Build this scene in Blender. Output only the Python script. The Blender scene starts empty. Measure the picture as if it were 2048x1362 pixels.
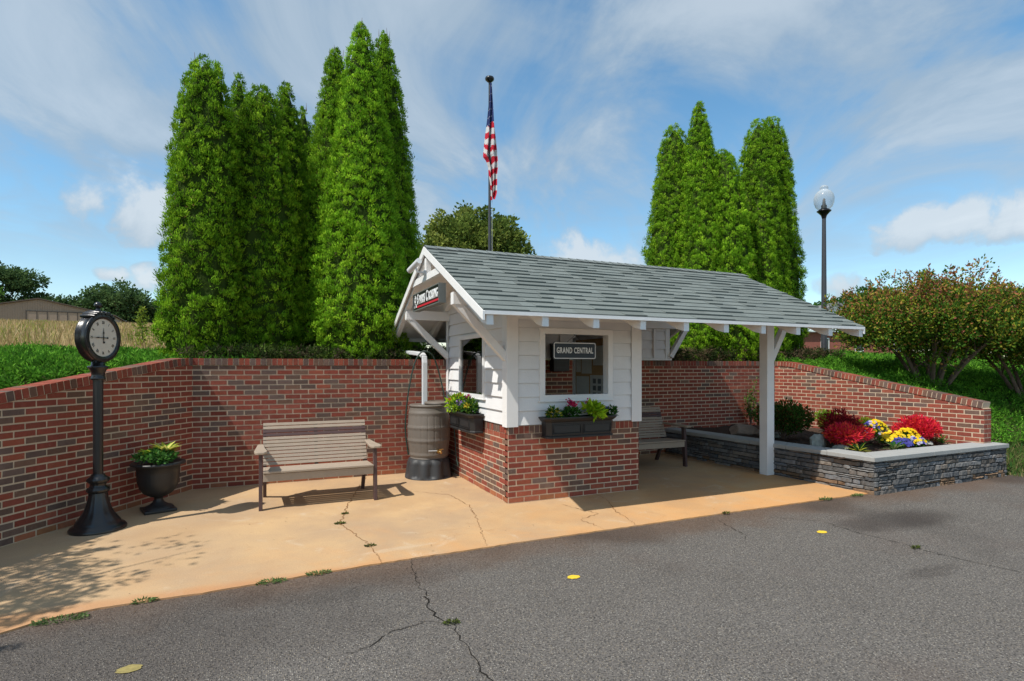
import bpy, bmesh, math, random
import numpy as np
from mathutils import Vector, Matrix
R = math.radians
rng = np.random.default_rng(7)
random.seed(7)
sc = bpy.context.scene

# ------------------------------------------------------------------ camera, sky, sun, exposure
cam_d = bpy.data.cameras.new('camera'); cam = bpy.data.objects.new('camera', cam_d)
sc.collection.objects.link(cam); sc.camera = cam
cam.location = (-2.602, -5.970, 1.60)
cam.rotation_euler = (R(90), 0, R(-23.94))
cam_d.sensor_width = 36; cam_d.lens = 36 * 1115.4 / 2048
cam_d.shift_y = 52.5 / 2048
cam_d.clip_end = 3000
SUN_DIR = Vector((-1.39, -0.41, 2.10)).normalized()
elev = math.asin(SUN_DIR.z); azi = math.atan2(SUN_DIR.x, SUN_DIR.y)
world = bpy.data.worlds.new('World'); sc.world = world; world.use_nodes = True
sun_d = bpy.data.lights.new('sun', 'SUN'); sun_d.energy = 3.45; sun_d.angle = R(0.6); sun_d.color = (1, .945, .86)
sun = bpy.data.objects.new('sun', sun_d); sc.collection.objects.link(sun)
sun.rotation_euler = SUN_DIR.to_track_quat('Z', 'Y').to_euler()
sun.location = (-10, -6, 20)
sc.view_settings.view_transform = 'Standard'; sc.view_settings.look = 'None'
sc.view_settings.exposure = 0.58; sc.view_settings.gamma = 1.0

def build_world():
    nt = world.node_tree; N = nt.nodes; L = nt.links; N.clear()
    out = N.new('ShaderNodeOutputWorld'); bg = N.new('ShaderNodeBackground'); bg2 = N.new('ShaderNodeBackground')
    mix = N.new('ShaderNodeMixShader'); sky = N.new('ShaderNodeTexSky')
    sky.sky_type = 'NISHITA'; sky.sun_disc = False; sky.sun_elevation = elev; sky.sun_rotation = azi
    sky.altitude = 200; sky.air_density = 1.1; sky.dust_density = .6; sky.ozone_density = 2.2
    bg.inputs[1].default_value = .118
    hs = N.new('ShaderNodeHueSaturation'); hs.inputs['Saturation'].default_value = 1.18; hs.inputs['Hue'].default_value = .488
    L.new(sky.outputs[0], hs.inputs['Color']); L.new(hs.outputs[0], bg.inputs[0])
    tc = N.new('ShaderNodeTexCoord'); sep = N.new('ShaderNodeSeparateXYZ'); L.new(tc.outputs['Generated'], sep.inputs[0])
    def M(op, a, b=None, clamp=False):
        n = N.new('ShaderNodeMath'); n.operation = op; n.use_clamp = clamp
        for i, v in enumerate((a, b)):
            if v is None: continue
            if isinstance(v, (int, float)): n.inputs[i].default_value = v
            else: L.new(v, n.inputs[i])
        return n.outputs[0]
    def noise(vec, scale, det=6, rough=.55, dist=0., lac=2.0):
        n = N.new('ShaderNodeTexNoise'); L.new(vec, n.inputs['Vector'])
        n.inputs['Scale'].default_value = scale; n.inputs['Detail'].default_value = det
        n.inputs['Roughness'].default_value = rough; n.inputs['Distortion'].default_value = dist; n.inputs['Lacunarity'].default_value = lac
        return n.outputs['Fac']
    def ramp(v, a, b):
        n = N.new('ShaderNodeMapRange'); n.interpolation_type = 'SMOOTHSTEP'; L.new(v, n.inputs[0])
        n.inputs[1].default_value = a; n.inputs[2].default_value = b; return n.outputs[0]
    x, y, z = sep.outputs
    den = M('ADD', M('MAXIMUM', z, 0.0), .16)
    comb = N.new('ShaderNodeCombineXYZ'); L.new(M('DIVIDE', x, den), comb.inputs[0]); L.new(M('DIVIDE', y, den), comb.inputs[1])
    mp = N.new('ShaderNodeMapping'); L.new(comb.outputs[0], mp.inputs[0])
    mp.vector_type = 'TEXTURE'; mp.inputs['Rotation'].default_value = (0, 0, R(62)); mp.inputs['Scale'].default_value = (1.7, .95, 1); mp.inputs['Location'].default_value = (3.3, .6, 0)
    n1 = noise(mp.outputs[0], 1.3, 12, .60, .9)
    n2 = noise(comb.outputs[0], .8, 7, .55, .6)
    wisp = M('ADD', M('MULTIPLY', n1, .68), M('MULTIPLY', n2, .46))
    w = ramp(wisp, .44, .63)
    az = M('ARCTAN2', x, y); el = M('ARCSINE', z)
    fade = ramp(el, R(5.), R(15))
    w = M('MULTIPLY', M('MULTIPLY', w, fade), .80)
    # cumulus: groups at real sky directions, edges broken by noise
    puff = noise(tc.outputs['Generated'], 9, 8, .58, .3)
    puff2 = noise(tc.outputs['Generated'], 27, 5, .55, .2)
    pf = M('ADD', M('MULTIPLY', puff, .75), M('MULTIPLY', puff2, .25))
    tot = None; shade = None
    for a0, e0, wa, we, k in [(-11.5, 13.2, 6.5, 4.6, 1.0), (-11.8, 7.6, 2.0, .9, .8), (-8.6, 7.3, 2.6, 1.7, .9), (31.5, 9.6, 8.5, 4.6, 1.05), (62.0, 11.0, 8.2, 3.0, .95),
                            (53.4, 7.0, 3.2, 2.0, .85), (66, 4.5, 3, 1.8, .8), (78, 12, 7, 4, 1), (95, 9, 12, 4, 1), (-30, 10, 9, 4, 1), (120, 14, 10, 5, 1), (150, 10, 14, 4, 1), (-70, 12, 12, 5, 1), (-110, 9, 10, 4, 1), (-150, 13, 12, 5, 1), (12, 6, 6, 2, .8)]:
        du = M('DIVIDE', M('SUBTRACT', az, R(a0)), R(wa)); dv = M('DIVIDE', M('SUBTRACT', el, R(e0)), R(we))
        flat = M('MULTIPLY', M('LESS_THAN', dv, 0), .9)
        d2 = M('ADD', M('MULTIPLY', du, du), M('MULTIPLY', M('MULTIPLY', dv, dv), M('ADD', flat, 1.0)))
        m = M('MULTIPLY', M('SUBTRACT', 1.0, d2), k)
        sh = M('MULTIPLY', M('MAXIMUM', m, 0.0), M('ADD', M('MULTIPLY', dv, .5), .5))
        tot = m if tot is None else M('MAXIMUM', tot, m)
        shade = sh if shade is None else M('MAXIMUM', shade, sh)
    c = M('ADD', M('MULTIPLY', tot, .34), M('MULTIPLY', M('SUBTRACT', pf, .5), 1.55))
    cum = ramp(c, .02, .30)
    cum = M('MULTIPLY', cum, ramp(tot, -.25, .12))
    allc = M('MAXIMUM', M('MULTIPLY', cum, .9), w)
    col = N.new('ShaderNodeMix'); col.data_type = 'RGBA'
    col.inputs['A'].default_value = (.34, .43, .52, 1); col.inputs['B'].default_value = (.62, .68, .73, 1)
    bright = M('ADD', M('MULTIPLY', M('MULTIPLY', cum, ramp(M('ADD', M('MULTIPLY', shade, 1.3), M('MULTIPLY', M('SUBTRACT', pf, .5), 2.2)), -.05, .75)), .85), M('MULTIPLY', ramp(n1, .47, .72), .6), True)
    L.new(bright, col.inputs['Factor'])
    L.new(col.outputs['Result'], bg2.inputs[0]); bg2.inputs[1].default_value = .78
    L.new(allc, mix.inputs[0]); L.new(bg.outputs[0], mix.inputs[1]); L.new(bg2.outputs[0], mix.inputs[2]); L.new(mix.outputs[0], out.inputs[0])
build_world()

# ------------------------------------------------------------------ materials
MATS = {}
def mat(name, col=(.5, .5, .5), rough=.7, var=0., vscale=5., bump=0., bscale=40., attr=False, metal=0., trans=0., spec=.5, coat=0.):
    if name in MATS: return MATS[name]
    m = bpy.data.materials.new(name); m.use_nodes = True; nt = m.node_tree; N = nt.nodes; L = nt.links
    b = N['Principled BSDF']; b.inputs['Roughness'].default_value = rough; b.inputs['Metallic'].default_value = metal
    b.inputs['Specular IOR Level'].default_value = spec; b.inputs['Coat Weight'].default_value = coat
    tc = N.new('ShaderNodeTexCoord')
    if attr:
        a = N.new('ShaderNodeAttribute'); a.attribute_name = 'Col'; src = a.outputs['Color']
    else:
        a = N.new('ShaderNodeRGB'); a.outputs[0].default_value = (*col, 1); src = a.outputs[0]
    if var:
        n = N.new('ShaderNodeTexNoise'); n.inputs['Scale'].default_value = vscale; n.inputs['Detail'].default_value = 6; n.inputs['Roughness'].default_value = .62
        L.new(tc.outputs['Object'], n.inputs['Vector'])
        mr = N.new('ShaderNodeMapRange'); mr.inputs[1].default_value = .25; mr.inputs[2].default_value = .75; mr.inputs[3].default_value = 1 - var; mr.inputs[4].default_value = 1 + var
        L.new(n.outputs['Fac'], mr.inputs[0])
        v = N.new('ShaderNodeVectorMath'); v.operation = 'SCALE'; L.new(src, v.inputs[0]); L.new(mr.outputs[0], v.inputs['Scale']); src = v.outputs[0]
    L.new(src, b.inputs['Base Color'])
    if bump:
        n = N.new('ShaderNodeTexNoise'); n.inputs['Scale'].default_value = bscale; n.inputs['Detail'].default_value = 4
        L.new(tc.outputs['Object'], n.inputs['Vector'])
        bp = N.new('ShaderNodeBump'); bp.inputs['Strength'].default_value = bump; bp.inputs['Distance'].default_value = .01
        L.new(n.outputs['Fac'], bp.inputs['Height']); L.new(bp.outputs[0], b.inputs['Normal'])
    if trans:
        tr = N.new('ShaderNodeBsdfTranslucent'); mx = N.new('ShaderNodeMixShader'); mx.inputs[0].default_value = trans
        L.new(src, tr.inputs[0]); L.new(b.outputs[0], mx.inputs[1]); L.new(tr.outputs[0], mx.inputs[2])
        L.new(mx.outputs[0], N['Material Output'].inputs[0])
    MATS[name] = m; return m

m_brick = mat('brick', rough=.85, var=.16, vscale=22, bump=.35, bscale=120, attr=True, spec=.25)
def weather_brick():
    nt = m_brick.node_tree; N = nt.nodes; L = nt.links; b = N['Principled BSDF']; src = b.inputs['Base Color'].links[0].from_socket; tc = N.new('ShaderNodeTexCoord')
    def layer(src, scale, a, b_, col, k, rough=.7, stretch=(1, 1, 1)):
        mp = N.new('ShaderNodeMapping'); mp.inputs['Scale'].default_value = stretch; L.new(tc.outputs['Object'], mp.inputs[0])
        n = N.new('ShaderNodeTexNoise'); n.inputs['Scale'].default_value = scale; n.inputs['Detail'].default_value = 8; n.inputs['Roughness'].default_value = rough; L.new(mp.outputs[0], n.inputs['Vector'])
        r = N.new('ShaderNodeMapRange'); r.inputs[1].default_value = a; r.inputs[2].default_value = b_; r.inputs[4].default_value = k; L.new(n.outputs['Fac'], r.inputs[0])
        m = N.new('ShaderNodeMix'); m.data_type = 'RGBA'; L.new(r.outputs[0], m.inputs['Factor']); L.new(src, m.inputs['A']); m.inputs['B'].default_value = (*col, 1); return m.outputs['Result']
    src = layer(src, 1.6, .56, .74, (.42, .30, .24), .20, .75, (1, 1, .5))
    src = layer(src, 34, .60, .72, (.40, .33, .27), .35)
    src = layer(src, .9, .55, .75, (.07, .05, .045), .30, .7, (1, 1, .4))
    L.new(src, b.inputs['Base Color'])
weather_brick()
m_mortar = mat('mortar', (.58, .46, .335), .95, .14, 6, .4, 150, spec=.1)
m_white = mat('white_paint', (.73, .735, .74), .55, .07, 2.2, .12, 60, spec=.35)
m_white2 = mat('white_trim', (.77, .77, .765), .5, .05, 4, .1, 60, spec=.35)
m_shingle = mat('shingle', rough=.92, var=.13, vscale=60, bump=.5, bscale=260, attr=True, spec=.15)
m_stone = mat('ledge_stone', rough=.9, var=.2, vscale=18, bump=.8, bscale=45, attr=True, spec=.2)
m_cap = mat('cap_stone', (.33, .335, .325), .9, .08, 8, .3, 160, spec=.2)
m_leaf = mat('leaf', rough=.75, attr=True, trans=.33, spec=.06)
m_petal = mat('petal', rough=.7, attr=True, trans=.3, spec=.2)
m_bark = mat('bark', (.17, .125, .095), .9, .25, 14, .7, 40, spec=.1)
m_black = mat('black_metal', (.012, .0125, .014), .28, .1, 8, .08, 40, spec=.6)
m_black2 = mat('black_plastic', (.02, .02, .021), .45, .1, 8, .1, 60, spec=.5)
m_polytan = mat('taupe_lumber', (.36, .29, .225), .6, .08, 10, .15, 90, spec=.3)
m_polybrown = mat('brown_lumber', (.085, .05, .047), .55, .1, 10, .15, 90, spec=.35)
m_barrel = mat('barrel_plastic', (.15, .13, .11), .55, .08, 7, .15, 60, spec=.4)
m_stand = mat('stand_plastic', (.035, .037, .04), .55, .08, 7, .1, 60, spec=.4)
m_brass = mat('brass', (.6, .42, .16), .3, metal=1)
m_green_hose = mat('hose_rubber', (.012, .035, .025), .45)
m_silver = mat('downspout_metal', (.62, .64, .66), .45, .05, 5, .05, 30, spec=.4)
m_pole = mat('pole_paint', (.05, .055, .066), .5, .1, 6, spec=.4)
m_rock = mat('rock', (.3, .32, .29), .9, .35, 7, .9, 25, spec=.2)
m_rock2 = mat('brown_rock', (.26, .2, .16), .9, .35, 7, .9, 25, spec=.2)
m_mulch = mat('mulch', (.065, .045, .035), 1., .5, 30, 1., 70, spec=.05)
m_cloth = mat('flag_cloth', rough=.8, attr=True, trans=.25, spec=.15)
m_signblack = mat('sign_face', (.012, .013, .016), .4, spec=.4)
m_signnavy = mat('sign_navy', (.02, .028, .04), .4, .1, 3, spec=.4)
m_signwhite = mat('sign_white', (.72, .74, .74), .5)
m_signred = mat('sign_red', (.5, .02, .04), .5)
m_signgrey = mat('sign_frame', (.14, .155, .15), .45)
m_cream = mat('clock_face', (.62, .585, .5), .5, .06, 6, spec=.3)
m_ink = mat('clock_ink', (.03, .028, .028), .6)
m_cork = mat('cork', (.42, .26, .12), .9, .12, 40)
m_paper = mat('paper', (.62, .62, .58), .8, .08, 12)
m_paperdark = mat('paper_print', (.16, .16, .16), .8, .3, 30)
m_tanmetal = mat('tan_metal', (.29, .225, .175), .55, .05, 3, spec=.3)
m_darkline = mat('dark_trim', (.06, .05, .045), .7)
m_farbrick = mat('far_brick', (.23, .075, .055), .9, .15, 3)
m_roofmetal = mat('pale_metal_roof', (.5, .56, .57), .5, .04, 2)
m_window = mat('dark_glass', (.03, .035, .04), .15, spec=.6)
m_yellow = mat('yellow_paint', (.75, .5, .03), .8, .1, 30)
m_rootsdirt = mat('crack_dark', (.02, .018, .016), 1., spec=.05)
m_slabcrack = mat('slab_crack', (.22, .11, .045), 1., spec=.05)
m_drygrass = mat('dry_grass', rough=.8, attr=True, trans=.3, spec=.1)

def glass_mat():
    m = bpy.data.materials.new('window_glass'); m.use_nodes = True; N = m.node_tree.nodes; L = m.node_tree.links; N.clear()
    o = N.new('ShaderNodeOutputMaterial'); t = N.new('ShaderNodeBsdfTransparent'); g = N.new('ShaderNodeBsdfGlossy'); g.inputs['Roughness'].default_value = .02
    f = N.new('ShaderNodeFresnel'); f.inputs[0].default_value = 2.5; mx = N.new('ShaderNodeMixShader'); t.inputs[0].default_value = (.72, .74, .72, 1)
    L.new(f.outputs[0], mx.inputs[0]); L.new(t.outputs[0], mx.inputs[1]); L.new(g.outputs[0], mx.inputs[2]); L.new(mx.outputs[0], o.inputs[0]); return m
m_glass = glass_mat()
def globe_mat():
    m = bpy.data.materials.new('globe_glass'); m.use_nodes = True; N = m.node_tree.nodes; L = m.node_tree.links; N.clear()
    o = N.new('ShaderNodeOutputMaterial'); t = N.new('ShaderNodeBsdfTransparent'); g = N.new('ShaderNodeBsdfPrincipled'); mx = N.new('ShaderNodeMixShader')
    g.inputs['Base Color'].default_value = (.62, .66, .68, 1); g.inputs['Roughness'].default_value = .12
    lw = N.new('ShaderNodeLayerWeight'); lw.inputs[0].default_value = .45
    mr = N.new('ShaderNodeMapRange'); mr.inputs[3].default_value = .22; mr.inputs[4].default_value = .70
    L.new(lw.outputs['Facing'], mr.inputs[0]); L.new(mr.outputs[0], mx.inputs[0]); t.inputs[0].default_value = (.9, .93, .95, 1)
    L.new(t.outputs[0], mx.inputs[1]); L.new(g.outputs[0], mx.inputs[2]); L.new(mx.outputs[0], o.inputs[0]); return m
m_globe = globe_mat()

def nodes_mat(name, rough=.9, spec=.2):
    m = bpy.data.materials.new(name); m.use_nodes = True; N = m.node_tree.nodes; L = m.node_tree.links
    b = N['Principled BSDF']; b.inputs['Roughness'].default_value = rough; b.inputs['Specular IOR Level'].default_value = spec
    tc = N.new('ShaderNodeTexCoord')
    class K: pass
    k = K(); k.m = m; k.N = N; k.L = L; k.b = b; k.tc = tc
    def noise(scale, det=5, rough=.6, dist=0, vec=None):
        n = N.new('ShaderNodeTexNoise'); n.inputs['Scale'].default_value = scale; n.inputs['Detail'].default_value = det; n.inputs['Roughness'].default_value = rough; n.inputs['Distortion'].default_value = dist
        L.new(vec or tc.outputs['Object'], n.inputs['Vector']); return n.outputs['Fac']
    def rng_(v, a, b_, c=0., d=1.):
        n = N.new('ShaderNodeMapRange'); n.interpolation_type = 'SMOOTHSTEP'; L.new(v, n.inputs[0])
        for i, q in enumerate((a, b_, c, d)): n.inputs[i + 1].default_value = q
        return n.outputs[0]
    def mix(f, a, b_):
        n = N.new('ShaderNodeMix'); n.data_type = 'RGBA'
        if isinstance(f, float): n.inputs['Factor'].default_value = f
        else: L.new(f, n.inputs['Factor'])
        for s, v in (('A', a), ('B', b_)):
            if isinstance(v, tuple): n.inputs[s].default_value = (*v, 1)
            else: L.new(v, n.inputs[s])
        return n.outputs['Result']
    def math_(op, a, b_=None):
        n = N.new('ShaderNodeMath'); n.operation = op
        for i, v in enumerate((a, b_)):
            if v is None: continue
            if isinstance(v, (int, float)): n.inputs[i].default_value = v
            else: L.new(v, n.inputs[i])
        return n.outputs[0]
    k.noise = noise; k.rng = rng_; k.mix = mix; k.math = math_; return k

def asphalt_mat():
    k = nodes_mat('asphalt', .95, .12); N, L = k.N, k.L
    def vor(scale):
        v = N.new('ShaderNodeTexVoronoi'); v.inputs['Scale'].default_value = scale; L.new(k.tc.outputs['Object'], v.inputs['Vector']); return v
    v = vor(95); v2 = vor(55)
    sep = N.new('ShaderNodeSeparateColor'); L.new(v.outputs['Color'], sep.inputs[0])
    base = k.mix(k.noise(1.1, 5), (.108, .098, .088), (.160, .147, .134))
    stone = k.mix(sep.outputs[1], (.30, .24, .17), (.50, .47, .42))
    inside = k.rng(v.outputs['Distance'], .5, .3)
    f = k.math('MULTIPLY', k.rng(sep.outputs[0], .55, .66), inside)
    c = k.mix(f, base, stone)
    dk = k.rng(k.noise(75, 2), .52, .62); c = k.mix(k.math('MULTIPLY', dk, .7), c, (.035, .035, .036))
    sp = N.new('ShaderNodeSeparateXYZ'); L.new(k.tc.outputs['Object'], sp.inputs[0])
    # red clay dust washed over the asphalt near the slab and to the right
    edge = k.rng(k.math('ADD', sp.outputs[1], k.math('MULTIPLY', k.noise(1.6, 5), .9)), -1.55, -.95)
    c = k.mix(k.math('MULTIPLY', edge, .55), c, (.13, .075, .045))
    tint = k.rng(k.noise(.45, 4, .6), .5, .72); c = k.mix(k.math('MULTIPLY', tint, .35), c, (.115, .078, .062))
    # dark patches: broad noise plus ellipses at fixed spots
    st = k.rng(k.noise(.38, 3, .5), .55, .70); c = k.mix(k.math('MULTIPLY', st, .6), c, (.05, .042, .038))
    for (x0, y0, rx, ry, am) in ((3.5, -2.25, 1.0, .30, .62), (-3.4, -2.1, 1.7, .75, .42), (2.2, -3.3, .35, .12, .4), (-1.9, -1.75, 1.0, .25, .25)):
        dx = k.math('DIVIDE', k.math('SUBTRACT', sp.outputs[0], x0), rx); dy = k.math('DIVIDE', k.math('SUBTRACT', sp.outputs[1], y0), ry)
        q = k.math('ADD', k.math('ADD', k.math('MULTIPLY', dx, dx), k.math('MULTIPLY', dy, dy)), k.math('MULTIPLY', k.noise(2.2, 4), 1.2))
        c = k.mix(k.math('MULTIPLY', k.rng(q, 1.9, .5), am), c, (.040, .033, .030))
    L.new(c, k.b.inputs['Base Color'])
    bp = N.new('ShaderNodeBump'); bp.inputs['Strength'].default_value = 1.; bp.inputs['Distance'].default_value = .006
    L.new(k.math('ADD', k.rng(v.outputs['Distance'], .5, .1), k.noise(25, 3)), bp.inputs['Height']); L.new(bp.outputs[0], k.b.inputs['Normal'])
    return k.m
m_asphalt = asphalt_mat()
def slab_mat():
    k = nodes_mat('stained_concrete', .88, .2); N, L = k.N, k.L
    sp = N.new('ShaderNodeSeparateXYZ'); L.new(k.tc.outputs['Object'], sp.inputs[0])
    a = k.rng(k.noise(.9, 6, .6), .3, .7)
    c = k.mix(a, (.40, .275, .17), (.54, .36, .19))
    # orange clay stain, stronger toward the front edge and the right
    e = k.math('ADD', k.math('MULTIPLY', sp.outputs[1], -.28), k.math('ADD', k.math('MULTIPLY', sp.outputs[0], .075), k.math('MULTIPLY', k.noise(1.4, 6, .65, .6), 1.5)))
    c = k.mix(k.math('MULTIPLY', k.rng(e, .65, 1.6), .8), c, (.60, .30, .105))
    c = k.mix(k.math('MULTIPLY', k.rng(k.noise(2.2, 7, .7, 1.2), .56, .72), .5), c, (.56, .46, .34))
    c = k.mix(k.math('MULTIPLY', k.rng(k.noise(3.3, 6, .7, 1.5), .58, .75), .35), c, (.34, .17, .07))
    lf = k.rng(k.math('ADD', sp.outputs[0], k.math('MULTIPLY', k.noise(1.0, 5), 1.6)), -1.0, -3.2); c = k.mix(k.math('MULTIPLY', lf, .35), c, (.42, .31, .20))
    c = k.mix(k.math('MULTIPLY', k.rng(k.noise(.7, 5, .6), .5, .65), .4), c, (.40, .25, .13))
    # rust band along the very edge
    ed = k.rng(k.math('ADD', sp.outputs[1], k.math('MULTIPLY', k.noise(5, 4), .12)), -1.22, -1.36)
    c = k.mix(k.math('MULTIPLY', ed, .45), c, (.46, .19, .07))
    sc_ = N.new('ShaderNodeVectorMath'); sc_.operation = 'SCALE'; L.new(c, sc_.inputs[0]); L.new(k.rng(k.noise(90, 3, .7), .3, .7, .9, 1.08), sc_.inputs['Scale'])
    L.new(sc_.outputs[0], k.b.inputs['Base Color'])
    bp = N.new('ShaderNodeBump'); bp.inputs['Strength'].default_value = .3; bp.inputs['Distance'].default_value = .004
    L.new(k.noise(130, 4), bp.inputs['Height']); L.new(bp.outputs[0], k.b.inputs['Normal'])
    return k.m
m_slab = slab_mat()
def terrain_mat():
    k = nodes_mat('bank_soil_and_grass', 1., .05); N, L = k.N, k.L
    sp = N.new('ShaderNodeSeparateXYZ'); L.new(k.tc.outputs['Object'], sp.inputs[0])
    g = k.mix(k.noise(3, 6), (.03, .045, .012), (.06, .075, .02))
    tan = k.mix(k.noise(.5, 6), (.26, .19, .09), (.33, .26, .13))
    far = k.rng(k.math('ADD', k.math('SUBTRACT', sp.outputs[1], k.math('MULTIPLY', sp.outputs[0], .35)), k.noise(.8, 3)), 7.5, 9.0)
    gr = k.mix(k.noise(1.2, 6), (.05, .10, .02), (.10, .14, .035))
    c = k.mix(far, g, tan)
    east = k.rng(k.math('ADD', sp.outputs[0], k.noise(.6, 3)), 8., 14.)
    low = k.rng(sp.outputs[1], 8, 12)
    c = k.mix(k.math('MULTIPLY', east, low), c, gr)
    L.new(c, k.b.inputs['Base Color'])
    bp = N.new('ShaderNodeBump'); bp.inputs['Strength'].default_value = .6; bp.inputs['Distance'].default_value = .03
    L.new(k.noise(25, 5), bp.inputs['Height']); L.new(bp.outputs[0], k.b.inputs['Normal'])
    return k.m
m_terrain = terrain_mat()

# ------------------------------------------------------------------ mesh helpers
class MB:
    """collects shapes, then builds ONE mesh object"""
    def __init__(s): s.v = []; s.f = []; s.c = []; s.mi = []; s.sm = []
    def add(s, vs, fs, col=None, mi=0, smooth=False):
        o = len(s.v); s.v += [tuple(p) for p in vs]
        for f in fs: s.f.append([o + i for i in f]); s.c.append(col or (1, 1, 1)); s.mi.append(mi); s.sm.append(smooth)
    def box(s, x0, x1, y0, y1, z0, z1, col=None, mi=0):
        v = [(x, y, z) for z in (z0, z1) for y in (y0, y1) for x in (x0, x1)]
        s.add(v, [(0, 2, 3, 1), (4, 5, 7, 6), (0, 1, 5, 4), (2, 6, 7, 3), (0, 4, 6, 2), (1, 3, 7, 5)], col, mi)
    def obox(s, c, ax, ay, az, hx, hy, hz, col=None, mi=0):
        c, ax, ay, az = map(Vector, (c, ax, ay, az))
        v = [c + ax * (hx * i) + ay * (hy * j) + az * (hz * k) for k in (-1, 1) for j in (-1, 1) for i in (-1, 1)]
        s.add(v, [(0, 2, 3, 1), (4, 5, 7, 6), (0, 1, 5, 4), (2, 6, 7, 3), (0, 4, 6, 2), (1, 3, 7, 5)], col, mi)
    def bar(s, a, b, w, h, up=(0, 0, 1), col=None, mi=0):
        a, b = Vector(a), Vector(b); d = (b - a); l = d.length; d.normalize(); up = Vector(up)
        side = d.cross(up).normalized(); u = side.cross(d).normalized()
        s.obox((a + b) / 2, d, side, u, l / 2, w / 2, h / 2, col, mi)
    def prism(s, poly, n, depth, col=None, mi=0):
        n = Vector(n); p = [Vector(q) for q in poly]; k = len(p)
        v = p + [q + n * depth for q in p]
        fs = [tuple(range(k, 2 * k)), tuple(range(k - 1, -1, -1))] + [(i, (i + 1) % k, (i + 1) % k + k, i + k) for i in range(k)]
        s.add(v, fs, col, mi)
    def lathe(s, prof, seg=32, c=(0, 0, 0), axis='Z', col=None, mi=0, smooth=True, fl=0, nf=16, frange=(0, 0), sx=1, sy=1, notch=0):
        vs = []
        for (r, z) in prof:
            for i in range(seg):
                a = 2 * math.pi * i / seg; rr = r
                if fl and frange[0] < z < frange[1]: rr = r * (1 + fl * (abs(math.cos(a * nf / 2)) - .6))
                if notch and frange[0] < z < frange[1] and (i % notch) == 0: rr = r - .006
                p = (rr * math.cos(a) * sx, rr * math.sin(a) * sy, z)
                if axis == 'X': p = (p[2], p[0], p[1])
                elif axis == 'Y': p = (p[0], p[2], p[1])
                vs.append((p[0] + c[0], p[1] + c[1], p[2] + c[2]))
        fs = []
        for j in range(len(prof) - 1):
            for i in range(seg):
                i2 = (i + 1) % seg; fs.append((j * seg + i, j * seg + i2, (j + 1) * seg + i2, (j + 1) * seg + i))
        s.add(vs, fs, col, mi, smooth)
        s.add([vs[i] for i in range(seg)], [tuple(range(seg - 1, -1, -1))], col, mi)
        t = (len(prof) - 1) * seg; s.add([vs[t + i] for i in range(seg)], [tuple(range(seg))], col, mi)
    def tube(s, pts, r, seg=8, col=None, mi=0, cap=True):
        pts = [Vector(p) for p in pts]; n = len(pts); rs = r if isinstance(r, (list, tuple)) else [r] * n
        vs = []; up = Vector((0, 0, 1)); prev = None
        for i, p in enumerate(pts):
            d = (pts[min(i + 1, n - 1)] - pts[max(i - 1, 0)]).normalized()
            if prev is None:
                a = up if abs(d.z) < .9 else Vector((1, 0, 0)); side = d.cross(a).normalized()
            else: side = (prev - d * prev.dot(d)).normalized()
            prev = side; u = side.cross(d)
            for k in range(seg):
                t = 2 * math.pi * k / seg; vs.append(p + (side * math.cos(t) + u * math.sin(t)) * rs[i])
        fs = [(j * seg + i, j * seg + (i + 1) % seg, (j + 1) * seg + (i + 1) % seg, (j + 1) * seg + i) for j in range(n - 1) for i in range(seg)]
        s.add(vs, fs, col, mi, True)
        if cap:
            s.add([vs[i] for i in range(seg)], [tuple(range(seg))], col, mi); s.add(vs[-seg:], [tuple(range(seg - 1, -1, -1))], col, mi)
    def build(s, name, mats, parent=None, bevel=0.):
        me = bpy.data.meshes.new(name); me.from_pydata(s.v, [], s.f)
        mats = mats if isinstance(mats, (list, tuple)) else [mats]
        for m in mats: me.materials.append(m)
        me.polygons.foreach_set('material_index', s.mi); me.polygons.foreach_set('use_smooth', s.sm)
        at = me.attributes.new('Col', 'FLOAT_COLOR', 'FACE')
        at.data.foreach_set('color', np.array([(*c, 1) for c in s.c], dtype=np.float32).ravel())
        me.update()
        o = bpy.data.objects.new(name, me); sc.collection.objects.link(o)
        if parent: o.parent = parent
        if bevel:
            b = o.modifiers.new('bevel', 'BEVEL'); b.width = bevel; b.segments = 2; b.limit_method = 'ANGLE'; b.angle_limit = R(40)
        return o

def np_mesh(name, V, Q, C, m, parent=None):
    """V (n,3), Q (k,4) quads, C (k,3) colours"""
    me = bpy.data.meshes.new(name); V = np.ascontiguousarray(V, dtype=np.float32); Q = np.ascontiguousarray(Q, dtype=np.int32)
    me.vertices.add(len(V)); me.vertices.foreach_set('co', V.ravel())
    me.loops.add(Q.size); me.loops.foreach_set('vertex_index', Q.ravel())
    me.polygons.add(len(Q)); me.polygons.foreach_set('loop_start', np.arange(0, Q.size, 4, dtype=np.int32))
    try: me.polygons.foreach_set('loop_total', np.full(len(Q), 4, dtype=np.int32))
    except Exception: pass
    me.materials.append(m)
    at = me.attributes.new('Col', 'FLOAT_COLOR', 'FACE')
    at.data.foreach_set('color', np.hstack([C, np.ones((len(C), 1))]).astype(np.float32).ravel())
    me.update(calc_edges=True)
    o = bpy.data.objects.new(name, me); sc.collection.objects.link(o)
    if parent: o.parent = parent
    return o
def nrm(a): return a / np.maximum(np.linalg.norm(a, axis=-1, keepdims=True), 1e-9)
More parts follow.
